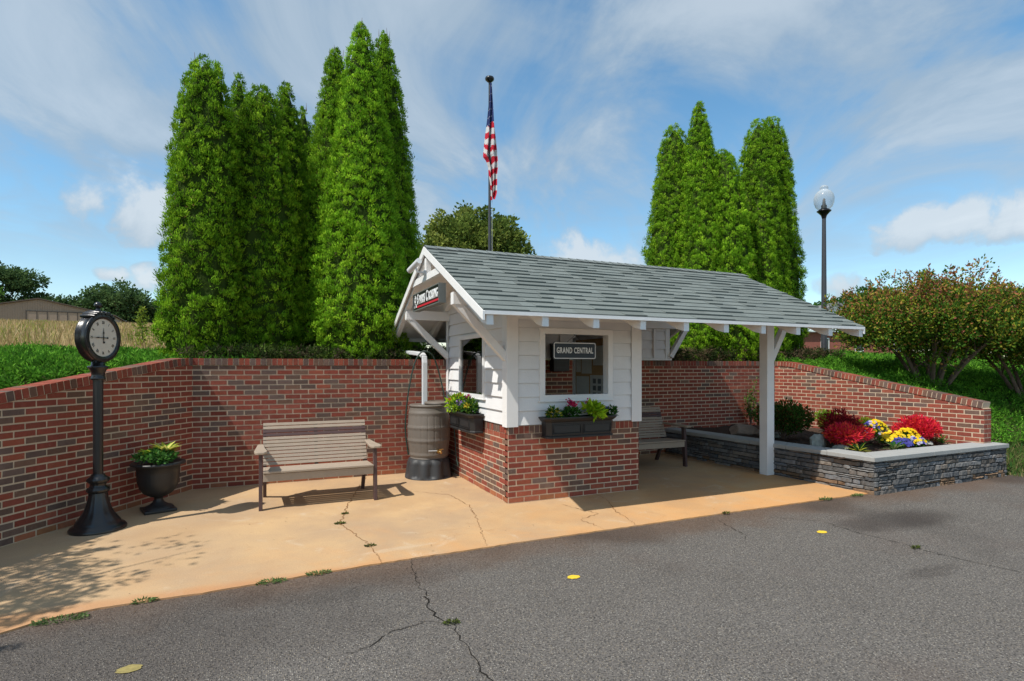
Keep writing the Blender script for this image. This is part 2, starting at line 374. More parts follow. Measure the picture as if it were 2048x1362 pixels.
def leaves(P, D, Lh, W, mid=.45, Sd=None):
    """diamond leaf quads from base P along D"""
    n = len(P); D = nrm(D)
    if Sd is None: Sd = rng.normal(size=(n, 3))
    S = nrm(np.cross(D, Sd)); Lh = np.broadcast_to(np.asarray(Lh, float).reshape(-1, 1), (n, 1)); W = np.broadcast_to(np.asarray(W, float).reshape(-1, 1), (n, 1))
    M_ = P + D * Lh * mid
    V = np.stack([P, M_ + S * W / 2, P + D * Lh, M_ - S * W / 2], 1).reshape(-1, 3)
    return V, np.arange(4 * n).reshape(n, 4)
def tag(o, label=None, cat=None, group=None, kind=None):
    if label: o['label'] = label
    if cat: o['category'] = cat
    if group: o['group'] = group
    if kind: o['kind'] = kind
    return o
def empty(name, loc=(0, 0, 0), rz=0., label=None, cat=None, group=None):
    o = bpy.data.objects.new(name, None); sc.collection.objects.link(o); o.location = loc; o.rotation_euler = (0, 0, rz)
    o.empty_display_size = .2; return tag(o, label, cat, group)
def struct(o): o['kind'] = 'structure'; return o
def text_mb(body, size, mx, m, name, parent, sx=1., off=0., ext=.003, sp=1.12):
    """lettering as a real thin mesh; mx maps the text plane (x right, y up) to its place"""
    cu = bpy.data.curves.new('t', 'FONT'); cu.body = body; cu.size = size; cu.align_x = 'CENTER'; cu.align_y = 'CENTER'; cu.extrude = ext; cu.offset = off; cu.resolution_u = 3; cu.space_character = sp
    t = bpy.data.objects.new('t', cu); sc.collection.objects.link(t); bpy.context.view_layer.update()
    dg = bpy.context.evaluated_depsgraph_get(); me = bpy.data.meshes.new_from_object(t.evaluated_get(dg))
    bpy.data.objects.remove(t); me.transform(mx @ Matrix.Diagonal((sx, 1, 1, 1))); me.materials.clear(); me.materials.append(m)
    o = bpy.data.objects.new(name, me); sc.collection.objects.link(o); o.parent = parent; return o
def frame_mx(o, xdir, updir):
    x = Vector(xdir).normalized(); y = Vector(updir).normalized(); z = x.cross(y)
    return Matrix(((x.x, y.x, z.x, o[0]), (x.y, y.y, z.y, o[1]), (x.z, y.z, z.z, o[2]), (0, 0, 0, 1)))

# ------------------------------------------------------------------ ground
CO = .0677                                   # brick course
HB = .906                                    # top of the booth's brick base
HW = 1.715                                   # top of the straight back wall
DW = 2.35                                    # face of the back wall
A1 = Vector((-3.46, DW)); AD = Vector((-.545, -.838)); B1 = Vector((7.03, DW)); B0 = Vector((7.15, -1.25))
def sstep(a, b, x): t = np.clip((x - a) / (b - a), 0, 1); return t * t * (3 - 2 * t)
def noise2(x, y, f, seed=0):
    return (np.sin(x * f * 1.3 + seed) * np.cos(y * f * 1.7 + seed * 2) + np.sin(x * f * .7 - y * f * 1.1 + seed * 3) + np.cos(x * f * 2.3 + y * f * 1.9 + seed) * .5) / 2.5
def H(x, y):
    x = np.asarray(x, float); y = np.asarray(y, float)
    # signed distance outward from the left wing
    dl = -((x - A1.x) * (.838) + (y - A1.y) * (-.545))
    wl = np.clip(1.58 + (np.minimum(y, DW) - DW) * .175, -.25, 1.58)
    yr = np.array([-1.45, -1.2, .4, 2.4, 6.]); hr = np.array([-.06, .06, 1.05, 1.55, 1.75])
    wr = np.interp(y, yr, hr) + np.clip(x - 7.3, 0, 4) * .02 * (y > -1)
    t = sstep(-3, 7, x); base = np.where(y >= DW, 1.58 + 0 * x, 0) 
    lo = np.where(x < 2, wl, wr)
    lo = np.where((y >= DW), wl * (1 - t) + wr * t, lo)
    db = np.maximum(y - 2.6, 0); slope = .056 * (1 - t) + .024 * t
    rise = np.where(x < -3, np.clip(dl, 0, 20) * .008, 0) + (1 - t) * (.04 * np.minimum(db, 5) + .071 * np.maximum(db - 5, 0)) + t * .010 * db
    h = lo + np.where(lo > .2, np.minimum(rise, 14), 0) + noise2(x, y, 1.1, 2) * .04
    inside = (dl < .1) & (y < DW + .1) & (x < 7.12 + (DW - y) * .033 + .1)
    front = (y < -1.45) & (x > 0)
    return np.where(inside | front, -.3, h)
def grid_axis(a, b, st, far):
    mid = list(np.arange(a, b + 1e-6, st)); out = []; d = st; v = b
    while v < far: d *= 1.22; v += d; out.append(v)
    lo = []; d = st; v = a
    while v > -far: d *= 1.22; v -= d; lo.append(v)
    return np.array(lo[::-1] + mid + out)
gx = grid_axis(-8, 9.4, .09, 700); gy = grid_axis(-3, 7, .09, 700)
GX, GY = np.meshgrid(gx, gy); GZ = H(GX, GY)
V = np.stack([GX, GY, GZ], -1).reshape(-1, 3); nx, ny = len(gx), len(gy)
ii = np.arange(nx * ny).reshape(ny, nx); Q = np.stack([ii[:-1, :-1], ii[:-1, 1:], ii[1:, 1:], ii[1:, :-1]], -1).reshape(-1, 4)
terr = struct(np_mesh('ground', V, Q, np.ones((len(Q), 3)), m_terrain))
terr.data.polygons.foreach_set('use_smooth', [True] * len(terr.data.polygons))
SLAB = [(-6.4, -2.2), (-4.5, -1.86), (-4.07, -1.66), (-3.85, -1.53), (-3.6, -1.47), (-3.0, -1.47), (-2.4, -1.42), (-1.74, -1.375), (-.6, -1.345), (.6, -1.335), (2, -1.33), (3.2, -1.335), (4.2, -1.345), (4.6, -1.36)]
mb = MB(); n = len(SLAB); r2 = random.Random(3)
edge = []
for i in range(n - 1):
    (x0, y0), (x1, y1) = SLAB[i], SLAB[i + 1]; k = max(2, int(abs(x1 - x0) / .06))
    for j in range(k):
        t = j / k; edge.append((x0 + (x1 - x0) * t, y0 + (y1 - y0) * t + r2.uniform(-.006, .006)))
edge.append(SLAB[-1])
top = [(x, y, 0) for x, y in edge]; bot = [(x, y - .01, -.2) for x, y in edge]; bk = [(x, 2.5, 0) for x, y in edge]
m_ = len(edge)
mb.add(top + bot + bk, [(i, i + 1, i + 1 + 2 * m_, i + 2 * m_) for i in range(m_ - 1)] + [(i + m_, i + 1 + m_, i + 1, i) for i in range(m_ - 1)])
struct(mb.build('pavement', m_slab))
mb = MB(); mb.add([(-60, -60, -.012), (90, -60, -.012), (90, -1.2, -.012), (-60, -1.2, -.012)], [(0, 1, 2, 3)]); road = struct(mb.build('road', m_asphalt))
def ribbon(name, pts, w, m, z, parent=None, seed=1):
    r = random.Random(seed); P = []
    for (a, b) in zip(pts[:-1], pts[1:]):
        L_ = math.dist(a, b); k = max(2, int(L_ / .035))
        for j in range(k):
            t = j / k; P.append((a[0] + (b[0] - a[0]) * t + r.gauss(0, .009), a[1] + (b[1] - a[1]) * t + r.gauss(0, .009)))
    P.append(pts[-1]); q = MB(); vs = []
    for i, p in enumerate(P):
        a = P[max(i - 1, 0)]; b = P[min(i + 1, len(P) - 1)]; d = Vector((b[0] - a[0], b[1] - a[1])).normalized(); nn = Vector((-d.y, d.x))
        ww = w * r.uniform(.25, 1.2) * (.4 + .6 * math.sin(math.pi * min(1, (i + 1) / len(P))))
        vs += [(p[0] + nn.x * ww, p[1] + nn.y * ww, z), (p[0] - nn.x * ww, p[1] - nn.y * ww, z)]
    q.add(vs, [(2 * i, 2 * i + 1, 2 * i + 3, 2 * i + 2) for i in range(len(P) - 1)])
    o = q.build(name, m, parent); o['kind'] = 'structure'; return o
ribbon('crack', [(-1.5, -1.4), (-1.55, -1.86), (-1.55, -2.06), (-1.59, -2.35), (-1.58, -2.53), (-1.53, -2.63), (-1.53, -2.84), (-1.54, -2.99), (-1.55, -3.22), (-1.56, -3.9)], .0052, m_rootsdirt, -.008, None, 2)
ribbon('crack', [(-1.54, -2.62), (-1.67, -2.53), (-1.9, -2.57), (-2.11, -2.74), (-2.3, -2.72)], .0028, m_rootsdirt, -.008, None, 3)
ribbon('crack', [(2.3, -1.6), (2.7, -1.95), (2.66, -2.37), (2.69, -2.64), (2.7, -3.02), (2.73, -3.31), (2.83, -3.65), (2.9, -4.6)], .0042, m_rootsdirt, -.008, None, 4)
ribbon('crack', [(1.75, -1.5), (1.6, -2.0), (1.5, -2.1)], .004, m_rootsdirt, -.008, None, 14)
ribbon('crack', [(-1.25, 2.3), (-1.55, 1.3), (-1.72, .7), (-1.9, -.07), (-1.82, -.42), (-1.74, -.91), (-1.72, -1.18), (-1.73, -1.39)], .0055, m_slabcrack, .004, None, 5)
ribbon('crack', [(-.95, 1.2), (-.84, 1.07), (-.49, .7), (-.45, .14), (-.52, -.31), (-.79, -1.33)], .004, m_slabcrack, .004, None, 6)
ribbon('crack', [(1.2, 0), (1.16, -.31), (.96, -.78), (.9, -1.05), (.83, -1.33)], .005, m_slabcrack, .004, None, 7)
ribbon('crack', [(.55, -.3), (.65, -.64), (.73, -.8), (.41, -.94), (.45, -1.16), (.45, -1.33)], .005, m_slabcrack, .004, None, 8)
for (x, y, r, lab) in [(-.44, -2.26, .052, 'small bright yellow paint dot on asphalt in front of the booth corner'), (2.36, -2.23, .055, 'small bright yellow paint dot on asphalt in front of the open bay'), (-3.26, -2.43, .06, 'faded yellow paint smudge on asphalt at the lower left')]:
    q = MB(); rr = random.Random(int(x * 100)); k = 22
    vs = [(x, y, -.0075)] + [(x + math.cos(2 * math.pi * i / k) * r * rr.uniform(.85, 1.1), y + math.sin(2 * math.pi * i / k) * r * rr.uniform(.62, .82), -.0075) for i in range(k)]
    q.add(vs, [(0, 1 + i, 1 + (i + 1) % k) for i in range(k)]); tag(q.build('paint_mark', m_yellow if r < .06 else mat('faded_yellow', (.27, .22, .075), .9, .3, 60)), lab, 'paint mark', 'yellow paint dots on the asphalt')

# ------------------------------------------------------------------ brickwork
def brick_col(r, dark=.26):
    if r.random() < dark:
        b = r.choice([(.155, .095, .072), (.135, .088, .072), (.17, .095, .066), (.145, .095, .078)])
    else: b = r.choice([(.27, .068, .042), (.245, .058, .038), (.285, .078, .046), (.225, .056, .038), (.255, .07, .047)])
    k = r.uniform(.85, 1.15); return tuple(c * k for c in b)
def clip_top(poly, f):
    out = []
    for i in range(len(poly)):
        a, b = poly[i], poly[(i + 1) % len(poly)]; ia, ib = a[1] <= f(a[0]), b[1] <= f(b[0])
        if ia: out.append(a)
        if ia != ib:
            da = f(a[0]) - a[1]; db = f(b[0]) - b[1]; t = da / (da - db); out.append((a[0] + (b[0] - a[0]) * t, a[1] + (b[1] - a[1]) * t))
    return out
def brick_face(mb, o, u, n, L_, zt, seed=1, z0=0., s0=0., off=0.):
    """running-bond bricks standing 5 mm proud of the mortar; zt(s) is the underside of the coping"""
    r = random.Random(seed); u = Vector((u[0], u[1], 0)); n = Vector((n[0], n[1], 0)); o = Vector((o[0], o[1], 0)); g = .0074; BL = .2032
    k = 0; clus = [(r.uniform(0, L_), r.uniform(0, 1.7), r.uniform(.25, .7)) for _ in range(int(L_ * 1.3))]
    while True:
        za = z0 + k * CO + g; zb = z0 + (k + 1) * CO - g
        if za > max(zt(0), zt(L_)): break
        s = s0 - (BL / 2 if k % 2 else 0) - off
        while s < L_:
            a, b = max(s + g, 0), min(s + BL - g, L_)
            if b - a > .012:
                poly = clip_top([(a, za), (b, za), (b, zb), (a, zb)], zt)
                if len(poly) > 2:
                    dk = .11 + .36 * any(math.hypot(a - c[0], (za - c[1]) * 1.6) < c[2] for c in clus)
                    j = .0036 + r.uniform(-.0012, .0012)
                    P = [o + u * (p[0] + r.uniform(-.0012, .0012)) + Vector((0, 0, p[1] + r.uniform(-.0012, .0012))) - n * .004 for p in poly]
                    mb.prism(P, n, .004 + j, (tuple(v * r.uniform(.9, 1.1) for v in (.33, .12, .06)) if k == 0 and r.random() < .75 else brick_col(r, dk)))
            s += BL
        k += 1
def wing(name, o, u, n, L_, z0_, z1_, th, seed, label=None, parent=None, endcap=False, bend=0.):
    """a wall with a rowlock coping following its top line"""
    u3 = Vector((u[0], u[1], 0)); n3 = Vector((n[0], n[1], 0)); CH = .098
    def topf(s):                                     # top of the coping
        if bend and s < bend: return z0_ - (z0_ - z1_) * (s / L_) * (s / bend) * .5 - 0
        return z0_ + (z1_ - z0_) * (s - bend * .5) / (L_ - bend * .5) if bend else z0_ + (z1_ - z0_) * s / L_
    zt = lambda s: topf(min(max(s, 0), L_)) - CH
    mb = MB(); O = Vector((o[0], o[1], 0)); K = max(1, int(L_ / .25)) if bend else 1
    for i in range(K):
        a, b = L_ * i / K, L_ * (i + 1) / K
        P = [O + u3 * a + Vector((0, 0, -.35)), O + u3 * b + Vector((0, 0, -.35)), O + u3 * b + Vector((0, 0, zt(b))), O + u3 * a + Vector((0, 0, zt(a)))]
        mb.prism([p - n3 * th for p in P], n3, th, mi=1)
    brick_face(mb, o, u, n, L_, lambda s: zt(s) - .004, seed)
    if endcap:
        e = O + u3 * L_; brick_face(mb, (e - n3 * th)[:2] if False else (e.x, e.y), (-n[0], -n[1]), u, th, lambda s: zt(L_) - .004, seed + 5, off=.1)
    w = mb.build('wall', [m_brick, m_mortar], parent)
    cb = MB(); r = random.Random(seed + 9); pitch = CO; s = .003
    while s + pitch <= L_ + .002:
        c = s + pitch / 2; sl = (topf(min(c + .05, L_)) - topf(max(c - .05, 0))) / (min(c + .05, L_) - max(c - .05, 0))
        t = (u3 + Vector((0, 0, sl))).normalized(); upv = n3.cross(t) if (n3.cross(t)).z > 0 else t.cross(n3)
        ctr = O + u3 * c + Vector((0, 0, topf(c) - CH / 2)) - n3 * (th / 2 - .006)
        cb.obox(ctr + Vector((0, 0, r.uniform(-.001, .001))), t, n3, upv, pitch / 2 - .005, th / 2 + .008 + r.uniform(-.001, .001), CH / 2 - .003, brick_col(r, .42))
        cb.obox(ctr - upv * .003, t, n3, upv, pitch / 2 + .0006, th / 2 + .003, CH / 2 - .006, mi=1)
        s += pitch
    cb.build('coping', [m_brick, m_mortar], parent)
bw = empty('brick_retaining_wall', (1.8, 2.45, 0), label='long red brick retaining wall with rowlock coping, straight behind the booth with two sloping wings', cat='retaining wall')
def place(parent):                                # children are given in world coordinates
    inv = Matrix.Translation(parent.location).inverted() if parent.rotation_euler.z == 0 else (Matrix.Translation(parent.location) @ Matrix.Rotation(parent.rotation_euler.z, 4, 'Z')).inverted()
    for o in sc.objects:
        if o.parent == parent: o.matrix_parent_inverse = inv
wing('back', (A1.x, A1.y), (1, 0), (0, -1), B1.x - A1.x, HW, HW, .2, 11, parent=bw)
wing('left', (A1.x, A1.y), (AD.x, AD.y), (.838, -.545), 5.4, HW, HW - 5.4 * .1535, .2, 23, parent=bw, bend=.35)
bu = (B0 - B1); bl = bu.length; bu.normalize()
wing('right', (B1.x, B1.y), (bu.x, bu.y), (bu.y, -bu.x), bl, HW, 1.075, .2, 31, parent=bw, endcap=True, bend=.45)
place(bw)

# ------------------------------------------------------------------ the booth
bo = empty('booth_building', (0, 0, 0), label='white lap sided booth with brick base and open bay under a grey shingled gable roof', cat='booth')
W1 = 1.85; RW = 1.44; PX = 4.159; BX = 4.28
def zc(s): return HB - .098 - .003
def base_wall(o, u, n, L_, seed, off, th=.1, s0=0):
    mb = MB(); u3 = Vector((u[0], u[1], 0)); n3 = Vector((n[0], n[1], 0)); O = Vector((o[0], o[1], 0))
    P = [O + Vector((0, 0, -.2)), O + u3 * L_ + Vector((0, 0, -.2)), O + u3 * L_ + Vector((0, 0, HB - .004)), O + Vector((0, 0, HB - .004))]
    mb.prism([p - n3 * th for p in P], n3, th, mi=1)
    brick_face(mb, o, u, n, L_, zc, seed, off=off)
    r = random.Random(seed); s = .0
    while s < L_ - .02:
        a, b = s + .005, min(s + CO - .005, L_)
        q = [O + u3 * a + Vector((0, 0, HB - .093)), O + u3 * b + Vector((0, 0, HB - .093)), O + u3 * b + Vector((0, 0, HB - .006)), O + u3 * a + Vector((0, 0, HB - .006))]
        mb.prism([p - n3 * .004 for p in q], n3, .0095, brick_col(r, .4)); s += CO
    return mb.build('brick_base', [m_brick, m_mortar], bo)
base_wall((0, 0), (1, 0), (0, -1), W1, 41, .0)
base_wall((0, DW - .003), (0, -1), (-1, 0), DW - .012, 42, .05)
base_wall((W1, 0.012), (0, 1), (1, 0), RW, 43, .0)
def siding_wall(o, u, n, L_, z0, z1, hole=None, th=.09, name='siding', ztop=None):
    """lap boards over a core wall; hole = (s0, s1, z0, z1)"""
    mb = MB(); u3 = Vector((u[0], u[1], 0)); n3 = Vector((n[0], n[1], 0)); O = Vector((o[0], o[1], 0)); up = Vector((0, 0, 1)); ex = .165
    def rect(a, b, za, zb):
        if b - a < .002 or zb - za < .002: return
        mb.prism([O + u3 * s + up * z - n3 * (th + .004) for s, z in ((a, za), (b, za), (b, zb), (a, zb))], n3, th)
    if hole:
        h0, h1, ha, hb_ = hole; rect(0, h0, z0, z1); rect(h1, L_, z0, z1); rect(h0, h1, z0, ha); rect(h0, h1, hb_, z1)
    else: rect(0, L_, z0, z1)
    def strip(a, b, za, zb, oa, ob):
        if b - a < .003: return
        p = [O + u3 * a + up * za + n3 * oa, O + u3 * b + up * za + n3 * oa, O + u3 * b + up * zb + n3 * ob, O + u3 * a + up * zb + n3 * ob]
        q = [O + u3 * a + up * za - n3 * .002, O + u3 * b + up * za - n3 * .002]
        mb.add(p + q, [(0, 1, 2, 3), (4, 5, 1, 0)])
    z = z0
    while z < z1 - .01:
        ze = min(z + ex, z1); cuts = [z, ze]
        if hole: cuts += [c for c in (hole[2], hole[3]) if z < c < ze]
        cuts = sorted(cuts)
        for a, b in zip(cuts[:-1], cuts[1:]):
            a = a + .006 if a == z else a; oa = .021 - .022 * (a - z) / ex; ob = .021 - .022 * (b - z) / ex; mid = (a + b) / 2
            if hole and hole[2] < mid < hole[3]: strip(0, hole[0], a, b, oa, ob); strip(hole[1], L_, a, b, oa, ob)
            else: strip(0, L_, a, b, oa, ob)
        z += ex
    return mb.build(name, m_white, bo)
ZP = 2.44
siding_wall((0, 0), (1, 0), (0, -1), W1, HB + .0, ZP, (.46, 1.37, 1.25, 2.01))
siding_wall((0, DW - .003), (0, -1), (-1, 0), DW - .01, HB, ZP, (DW - 1.66, DW - .76, 1.235, 1.985))
siding_wall((W1, .01), (0, 1), (1, 0), RW, HB, ZP)
siding_wall((.1, DW - .02), (1, 0), (0, -1), BX - .1 - .1, HW + .04, ZP - .04, th=.1)
for bxs in ([(-.028, .115, -.030, -.0225, HB - .012, 2.30), (-.0295, -.0225, -.0295, .11, HB - .014, 2.30)], [(W1 - .125, W1 + .022, -.030, -.0225, HB - .012, 2.30), (W1 + .0225, W1 + .0285, -.0295, .11, HB - .012, 2.30)],
            [(-.0285, -.0225, 2.24, DW - .006, HB - .01, 2.30)], [(W1 + .0005, W1 + .022, RW + .012, RW + .022, 0, 2.30)]):
    mb = MB()
    for q in bxs: mb.box(*q)
    mb.build('corner_board', m_white2, bo)
mb = MB(); mb.box(.115, W1 - .125, -.0285, -.0226, 2.16, 2.30); mb.build('frieze_board', m_white2, bo)
mb = MB(); mb.box(.0, BX + .03, DW - .06, DW + .1, HW + .003, HW + .04); mb.build('sill_board', m_white2, bo)
mb = MB(); mb.box(BX - .1, BX, DW - .045, DW + .08, HW + .04, 2.30); mb.build('post', m_white2, bo, .004)
for x in (.9, 1.95, 3.0, 3.9):
    mb = MB(); mb.box(x, x + .04, DW - .06, DW - .0385, HW + .04, 2.29); mb.build('batten', m_white2, bo)
# gable infill of the left wall
YR = 1.09; ZR = 3.166; YF = -1.04; YB = 3.29; ZE = 2.149; SL = (ZR - ZE) / (YR - YF); XL = -.70; XR = 4.735
dz = .075
for x in (0.0, 1.85):
    mb = MB(); pz = lambda y: ZR - dz - abs(y - YR) * SL
    mb.prism([(x - .01, 0, ZP), (x - .01, DW, ZP), (x - .01, DW, pz(DW)), (x - .01, YR, pz(YR)), (x - .01, 0, pz(0))], (1, 0, 0), .03); mb.build('gable_panel', m_white, bo)
def window(face, s0, s1, z0, z1, fw, glass):
    """face 'front' (y=0, along x) or 'left' (x=0, along y)"""
    fr = MB(); d0, d1 = -.036, .085
    def bx(a, b, za, zb, da=d0, db=d1):
        if face == 'front': fr.box(a, b, da, db, za, zb)
        else: fr.box(da, db, a, b, za, zb)
    bx(s0, s0 + fw, z0, z1); bx(s1 - fw, s1, z0, z1); bx(s0 + fw, s1 - fw, z1 - fw, z1); bx(s0 + fw, s1 - fw, z0, z0 + fw); bx(s0 - .015, s1 + .015, z0 - .012, z0, d0 - .006, 0)
    w = fr.build('window', m_white2, bo)
    if glass:
        g = MB()
        if face == 'front': g.box(s0 + fw, s1 - fw, .03, .035, z0 + fw, z1 - fw)
        else: g.box(-.012, -.007, s0 + fw, s1 - fw, z0 + fw, z1 - fw)
        g.build('pane', m_glass, w)
window('front', .40, 1.43, 1.19, 2.065, .068, False)
window('left', .71, 1.71, 1.185, 2.035, .052, True)
# posts, beams and braces
mb = MB(); mb.box(PX, PX + .143, .004, .147, .0, 2.30); mb.build('post', m_white2, bo, .004)
mb = MB(); mb.box(-.67, XR - .05, .0, .10, 2.302, 2.44); mb.build('beam', m_white2, bo, .003)
mb = MB(); mb.box(-.67, XR - .05, 2.25, 2.35, 2.302, 2.44); mb.build('beam', m_white2, bo, .003)
for (a, b) in [((-.63, .05, 2.33), (-.005, .05, 1.70)), ((-.63, 2.30, 2.33), (-.005, 2.30, 1.74)), ((4.66, .075, 2.33), (4.30, .075, 1.70)), ((4.66, 2.30, 2.33), (4.28, 2.30, 1.78))]:
    mb = MB(); mb.bar(a, b, .085, .085, (0, 1, 0)); mb.build('brace', m_white2, bo, .003)
# rafters with exposed tails
for i in range(10):
    x = -.64 + i * .594
    mb = MB()
    for sgn in (-1, 1):
        ye = YF + .005 if sgn < 0 else YB - .005
        def zz(y): return ZR - abs(y - YR) * SL - .035
        P = [(x - .036, YR, zz(YR)), (x - .036, ye, zz(ye)), (x - .036, ye, zz(ye) - .115), (x - .036, ye - sgn * .12, zz(ye) - .085), (x - .036, YR, zz(YR) - .1)]
        mb.prism(P, (1, 0, 0), .072)
    mb.build('rafter', m_white2, bo)
mb = MB(); mb.box(XL + .05, XR - .05, YR - .02, YR + .02, ZR - .19, ZR - .042); mb.build('ridge_board', m_white2, bo)
# deck and shingles
rf = MB()
for sgn in (-1, 1):
    ye = YF if sgn < 0 else YB
    z_ = lambda y: ZR - abs(y - YR) * SL
    P = [(XL, YR, z_(YR) - .012), (XL, ye, z_(ye) - .012), (XL, ye, z_(ye) - .034), (XL, YR, z_(YR) - .034)]
    rf.prism(P, (1, 0, 0), XR - XL)
roof = rf.build('roof', m_white2, bo)
sh = MB(); r = random.Random(5)
for sgn in (-1, 1):
    ye = YF - .012 if sgn < 0 else YB + .012
    dv = Vector((0, ye - YR, (ZE - .005) - ZR)); LL = dv.length; d = dv.normalized(); X = Vector((1, 0, 0)); nn = X.cross(d) if X.cross(d).z > 0 else d.cross(X)
    top0 = Vector((0, YR, ZR)); nc = 16; e = LL / nc
    for k in range(nc):
        a0 = k * e; a1 = (k + 1) * e; x = XL - .012 - r.uniform(0, .2)
        while x < XR + .012:
            w = r.uniform(.13, .34); xa, xb = max(x, XL - .014), min(x + w, XR + .014); x += w
            if xb - xa < .01: continue
            thick = r.random() < .4
            hi = .012 if thick else .0025; g = r.choice([.95, 1, 1.05, .9, 1.08]) * r.uniform(.96, 1.04); bl_ = r.uniform(-.006, .01)
            col = (.160 * g, .182 * g + bl_ * .2, .172 * g + bl_ * .4)
            e1 = a1 + (r.uniform(-.002, .002) if thick else -.001)
            p = [top0 + X * xa + d * a0 + nn * -.006, top0 + X * xb + d * a0 + nn * -.006, top0 + X * xb + d * e1 + nn * hi, top0 + X * xa + d * e1 + nn * hi]
            q = [top0 + X * xa + d * e1 - nn * .008, top0 + X * xb + d * e1 - nn * .008]
            sh.add(p + q, [(0, 3, 2, 1), (3, 4, 5, 2)], col); sh.add([p[1], p[2], q[1]], [(0, 1, 2)], col); sh.add([p[0], q[0], p[3]], [(0, 1, 2)], col)
x = XL - .014
while x < XR:
    w = .142; g = r.uniform(.85, 1.1)
    for sg in (-1, 1):
        sh.add([(x, YR, ZR + .012), (x + w + .01, YR, ZR + .006), (x + w + .01, YR + sg * .13, ZR + .006 - .13 * SL + .004), (x, YR + sg * .13, ZR + .012 - .13 * SL + .004)], [(0, 1, 2, 3)], (.185 * g, .21 * g, .205 * g))
    x += w
sh.build('shingles', m_shingle, roof)
# fascia, rake boards, gable truss
for y, s in ((YF, -1), (YB, 1)):
    mb = MB(); mb.box(XL, XR, min(y, y + s * .018), max(y, y + s * .018), ZE - .05, ZE - .014); mb.build('fascia', m_white2, bo)
for x, s in ((XL, -1), (XR, 1)):
    for sgn in (-1, 1):
        ye = YF - .018 if sgn < 0 else YB + .018; z_ = lambda y: ZR - abs(y - YR) * SL - .012
        mb = MB(); P = [(x, YR, z_(YR)), (x, ye, z_(ye)), (x, ye, z_(ye) - .088), (x, YR, z_(YR) - .098)]
        mb.prism(P, (s, 0, 0), .022); mb.build('rake_board', m_white2, bo)
xg = XL + .002
mb = MB(); mb.box(xg, xg + .07, YR - .72, YR + .72, 2.715, 2.80); mb.build('tie_beam', m_white2, bo)
mb = MB(); mb.box(xg + .003, xg + .066, YR - .045, YR + .045, 2.80, ZR - .16); mb.build('king_post', m_white2, bo)
# gutter with the downspout that feeds the barrel
gt = MB(); gt.box(XL + .02, XR - .02, YB + .02, YB + .11, ZE - .13, ZE - .03); gt.build('gutter', m_silver, bo)
place(bo)
def rect_tube(mb, pts, w, h):
    pts = [Vector(p) for p in pts]
    vs = []
    for i, p in enumerate(pts):
        d = (pts[min(i + 1, len(pts) - 1)] - pts[max(i - 1, 0)]).normalized(); side = Vector((1, 0, 0)) if abs(d.x) < .9 else Vector((0, 1, 0))
        side = (side - d * side.dot(d)).normalized(); u = side.cross(d)
        vs += [p + side * a * w / 2 + u * b * h / 2 for a, b in ((-1, -1), (1, -1), (1, 1), (-1, 1))]
    mb.add(vs, [(4 * j + i, 4 * j + (i + 1) % 4, 4 * j + 4 + (i + 1) % 4, 4 * j + 4 + i) for j in range(len(pts) - 1) for i in range(4)])
    mb.add(vs[:4], [(0, 1, 2, 3)]); mb.add(vs[-4:], [(3, 2, 1, 0)])
BXc, BYc = -.40, 1.99
ds = MB(); rect_tube(ds, [(-.52, YB + .065, 2.05), (-.52, YB + .06, 1.93), (-.51, YB - .02, 1.85), (-.47, 2.35, 1.80), (-.445, 2.18, 1.78), (-.44, 2.10, 1.74), (-.44, 2.08, 1.66), (-.44, 2.08, .99)], .075, .06)
tag(ds.build('downspout', m_silver, None, .01), 'pale metal downspout dropping from the rear eave into the rain barrel', 'downspout')
hz = MB(); pts = []
def spl(ctrl, n=10):
    out = []; c = [Vector(ctrl[0])] + [Vector(p) for p in ctrl] + [Vector(ctrl[-1])]
    for i in range(1, len(c) - 2):
        for k in range(n):
            t = k / n; a, b, c_, d = c[i - 1], c[i], c[i + 1], c[i + 2]
            out.append(.5 * ((2 * b) + (-a + c_) * t + (2 * a - 5 * b + 4 * c_ - d) * t * t + (-a + 3 * b - 3 * c_ + d) * t ** 3))
    out.append(c[-2]); return out
hz.tube(spl([(-.70, 2.0, .33), (-.74, 2.02, .7), (-.70, 2.05, 1.15), (-.60, 2.1, 1.6), (-.50, 2.1, 1.80), (-.40, 2.05, 1.82), (-.30, 2.05, 1.72), (-.20, 2.05, 1.4), (-.13, 2.04, 1.05)]), .011, 8)
hz.tube(spl([(-.06, 1.93, .95), (-.05, 1.85, .6), (-.05, 1.78, .3), (-.04, 1.72, .17)]), .009, 8)
tag(hz.build('garden_hose', m_green_hose), 'thin dark green garden hose looped over the downspout above the barrel', 'hose')

# rain barrel
rb = empty('rain_barrel', (BXc, BYc, 0), label='brown stave patterned rain barrel on black stand between brick wall and booth', cat='rain barrel')
mb = MB(); prof = [(.05, .275), (.262, .275), (.272, .29)]
bands = [.33, .54, .735, .93]
for i in range(40):
    z = .29 + (1.02 - .29) * i / 39; t = (z - .29) / .73; rr = .272 + .036 * math.sin(math.pi * t)
    if any(abs(z - b) < .0205 for b in bands): rr += .009
    prof.append((rr, z))
prof += [(.282, 1.025), (.286, 1.04), (.275, 1.055), (.25, 1.05), (.05, 1.045)]
mb.lathe(prof, 200, frange=(.36, .9), notch=10); mb.build('body', m_barrel, rb)
mb = MB(); mb.lathe([(.24, 1.05), (.262, 1.058), (.262, 1.08), (.24, 1.09), (.02, 1.095)], 40, sx=.62, sy=.9, c=(.1, -.02, 0)); mb.build('lid', m_barrel, rb)
mb = MB(); k = 64; prof = [(.345, 0), (.345, .012), (.327, .02), (.318, .06), (.298, .20), (.29, .275), (.05, .276)]
mb.lathe(prof, 72, fl=.16, nf=9, frange=(.015, .26)); mb.build('stand', m_stand, rb)
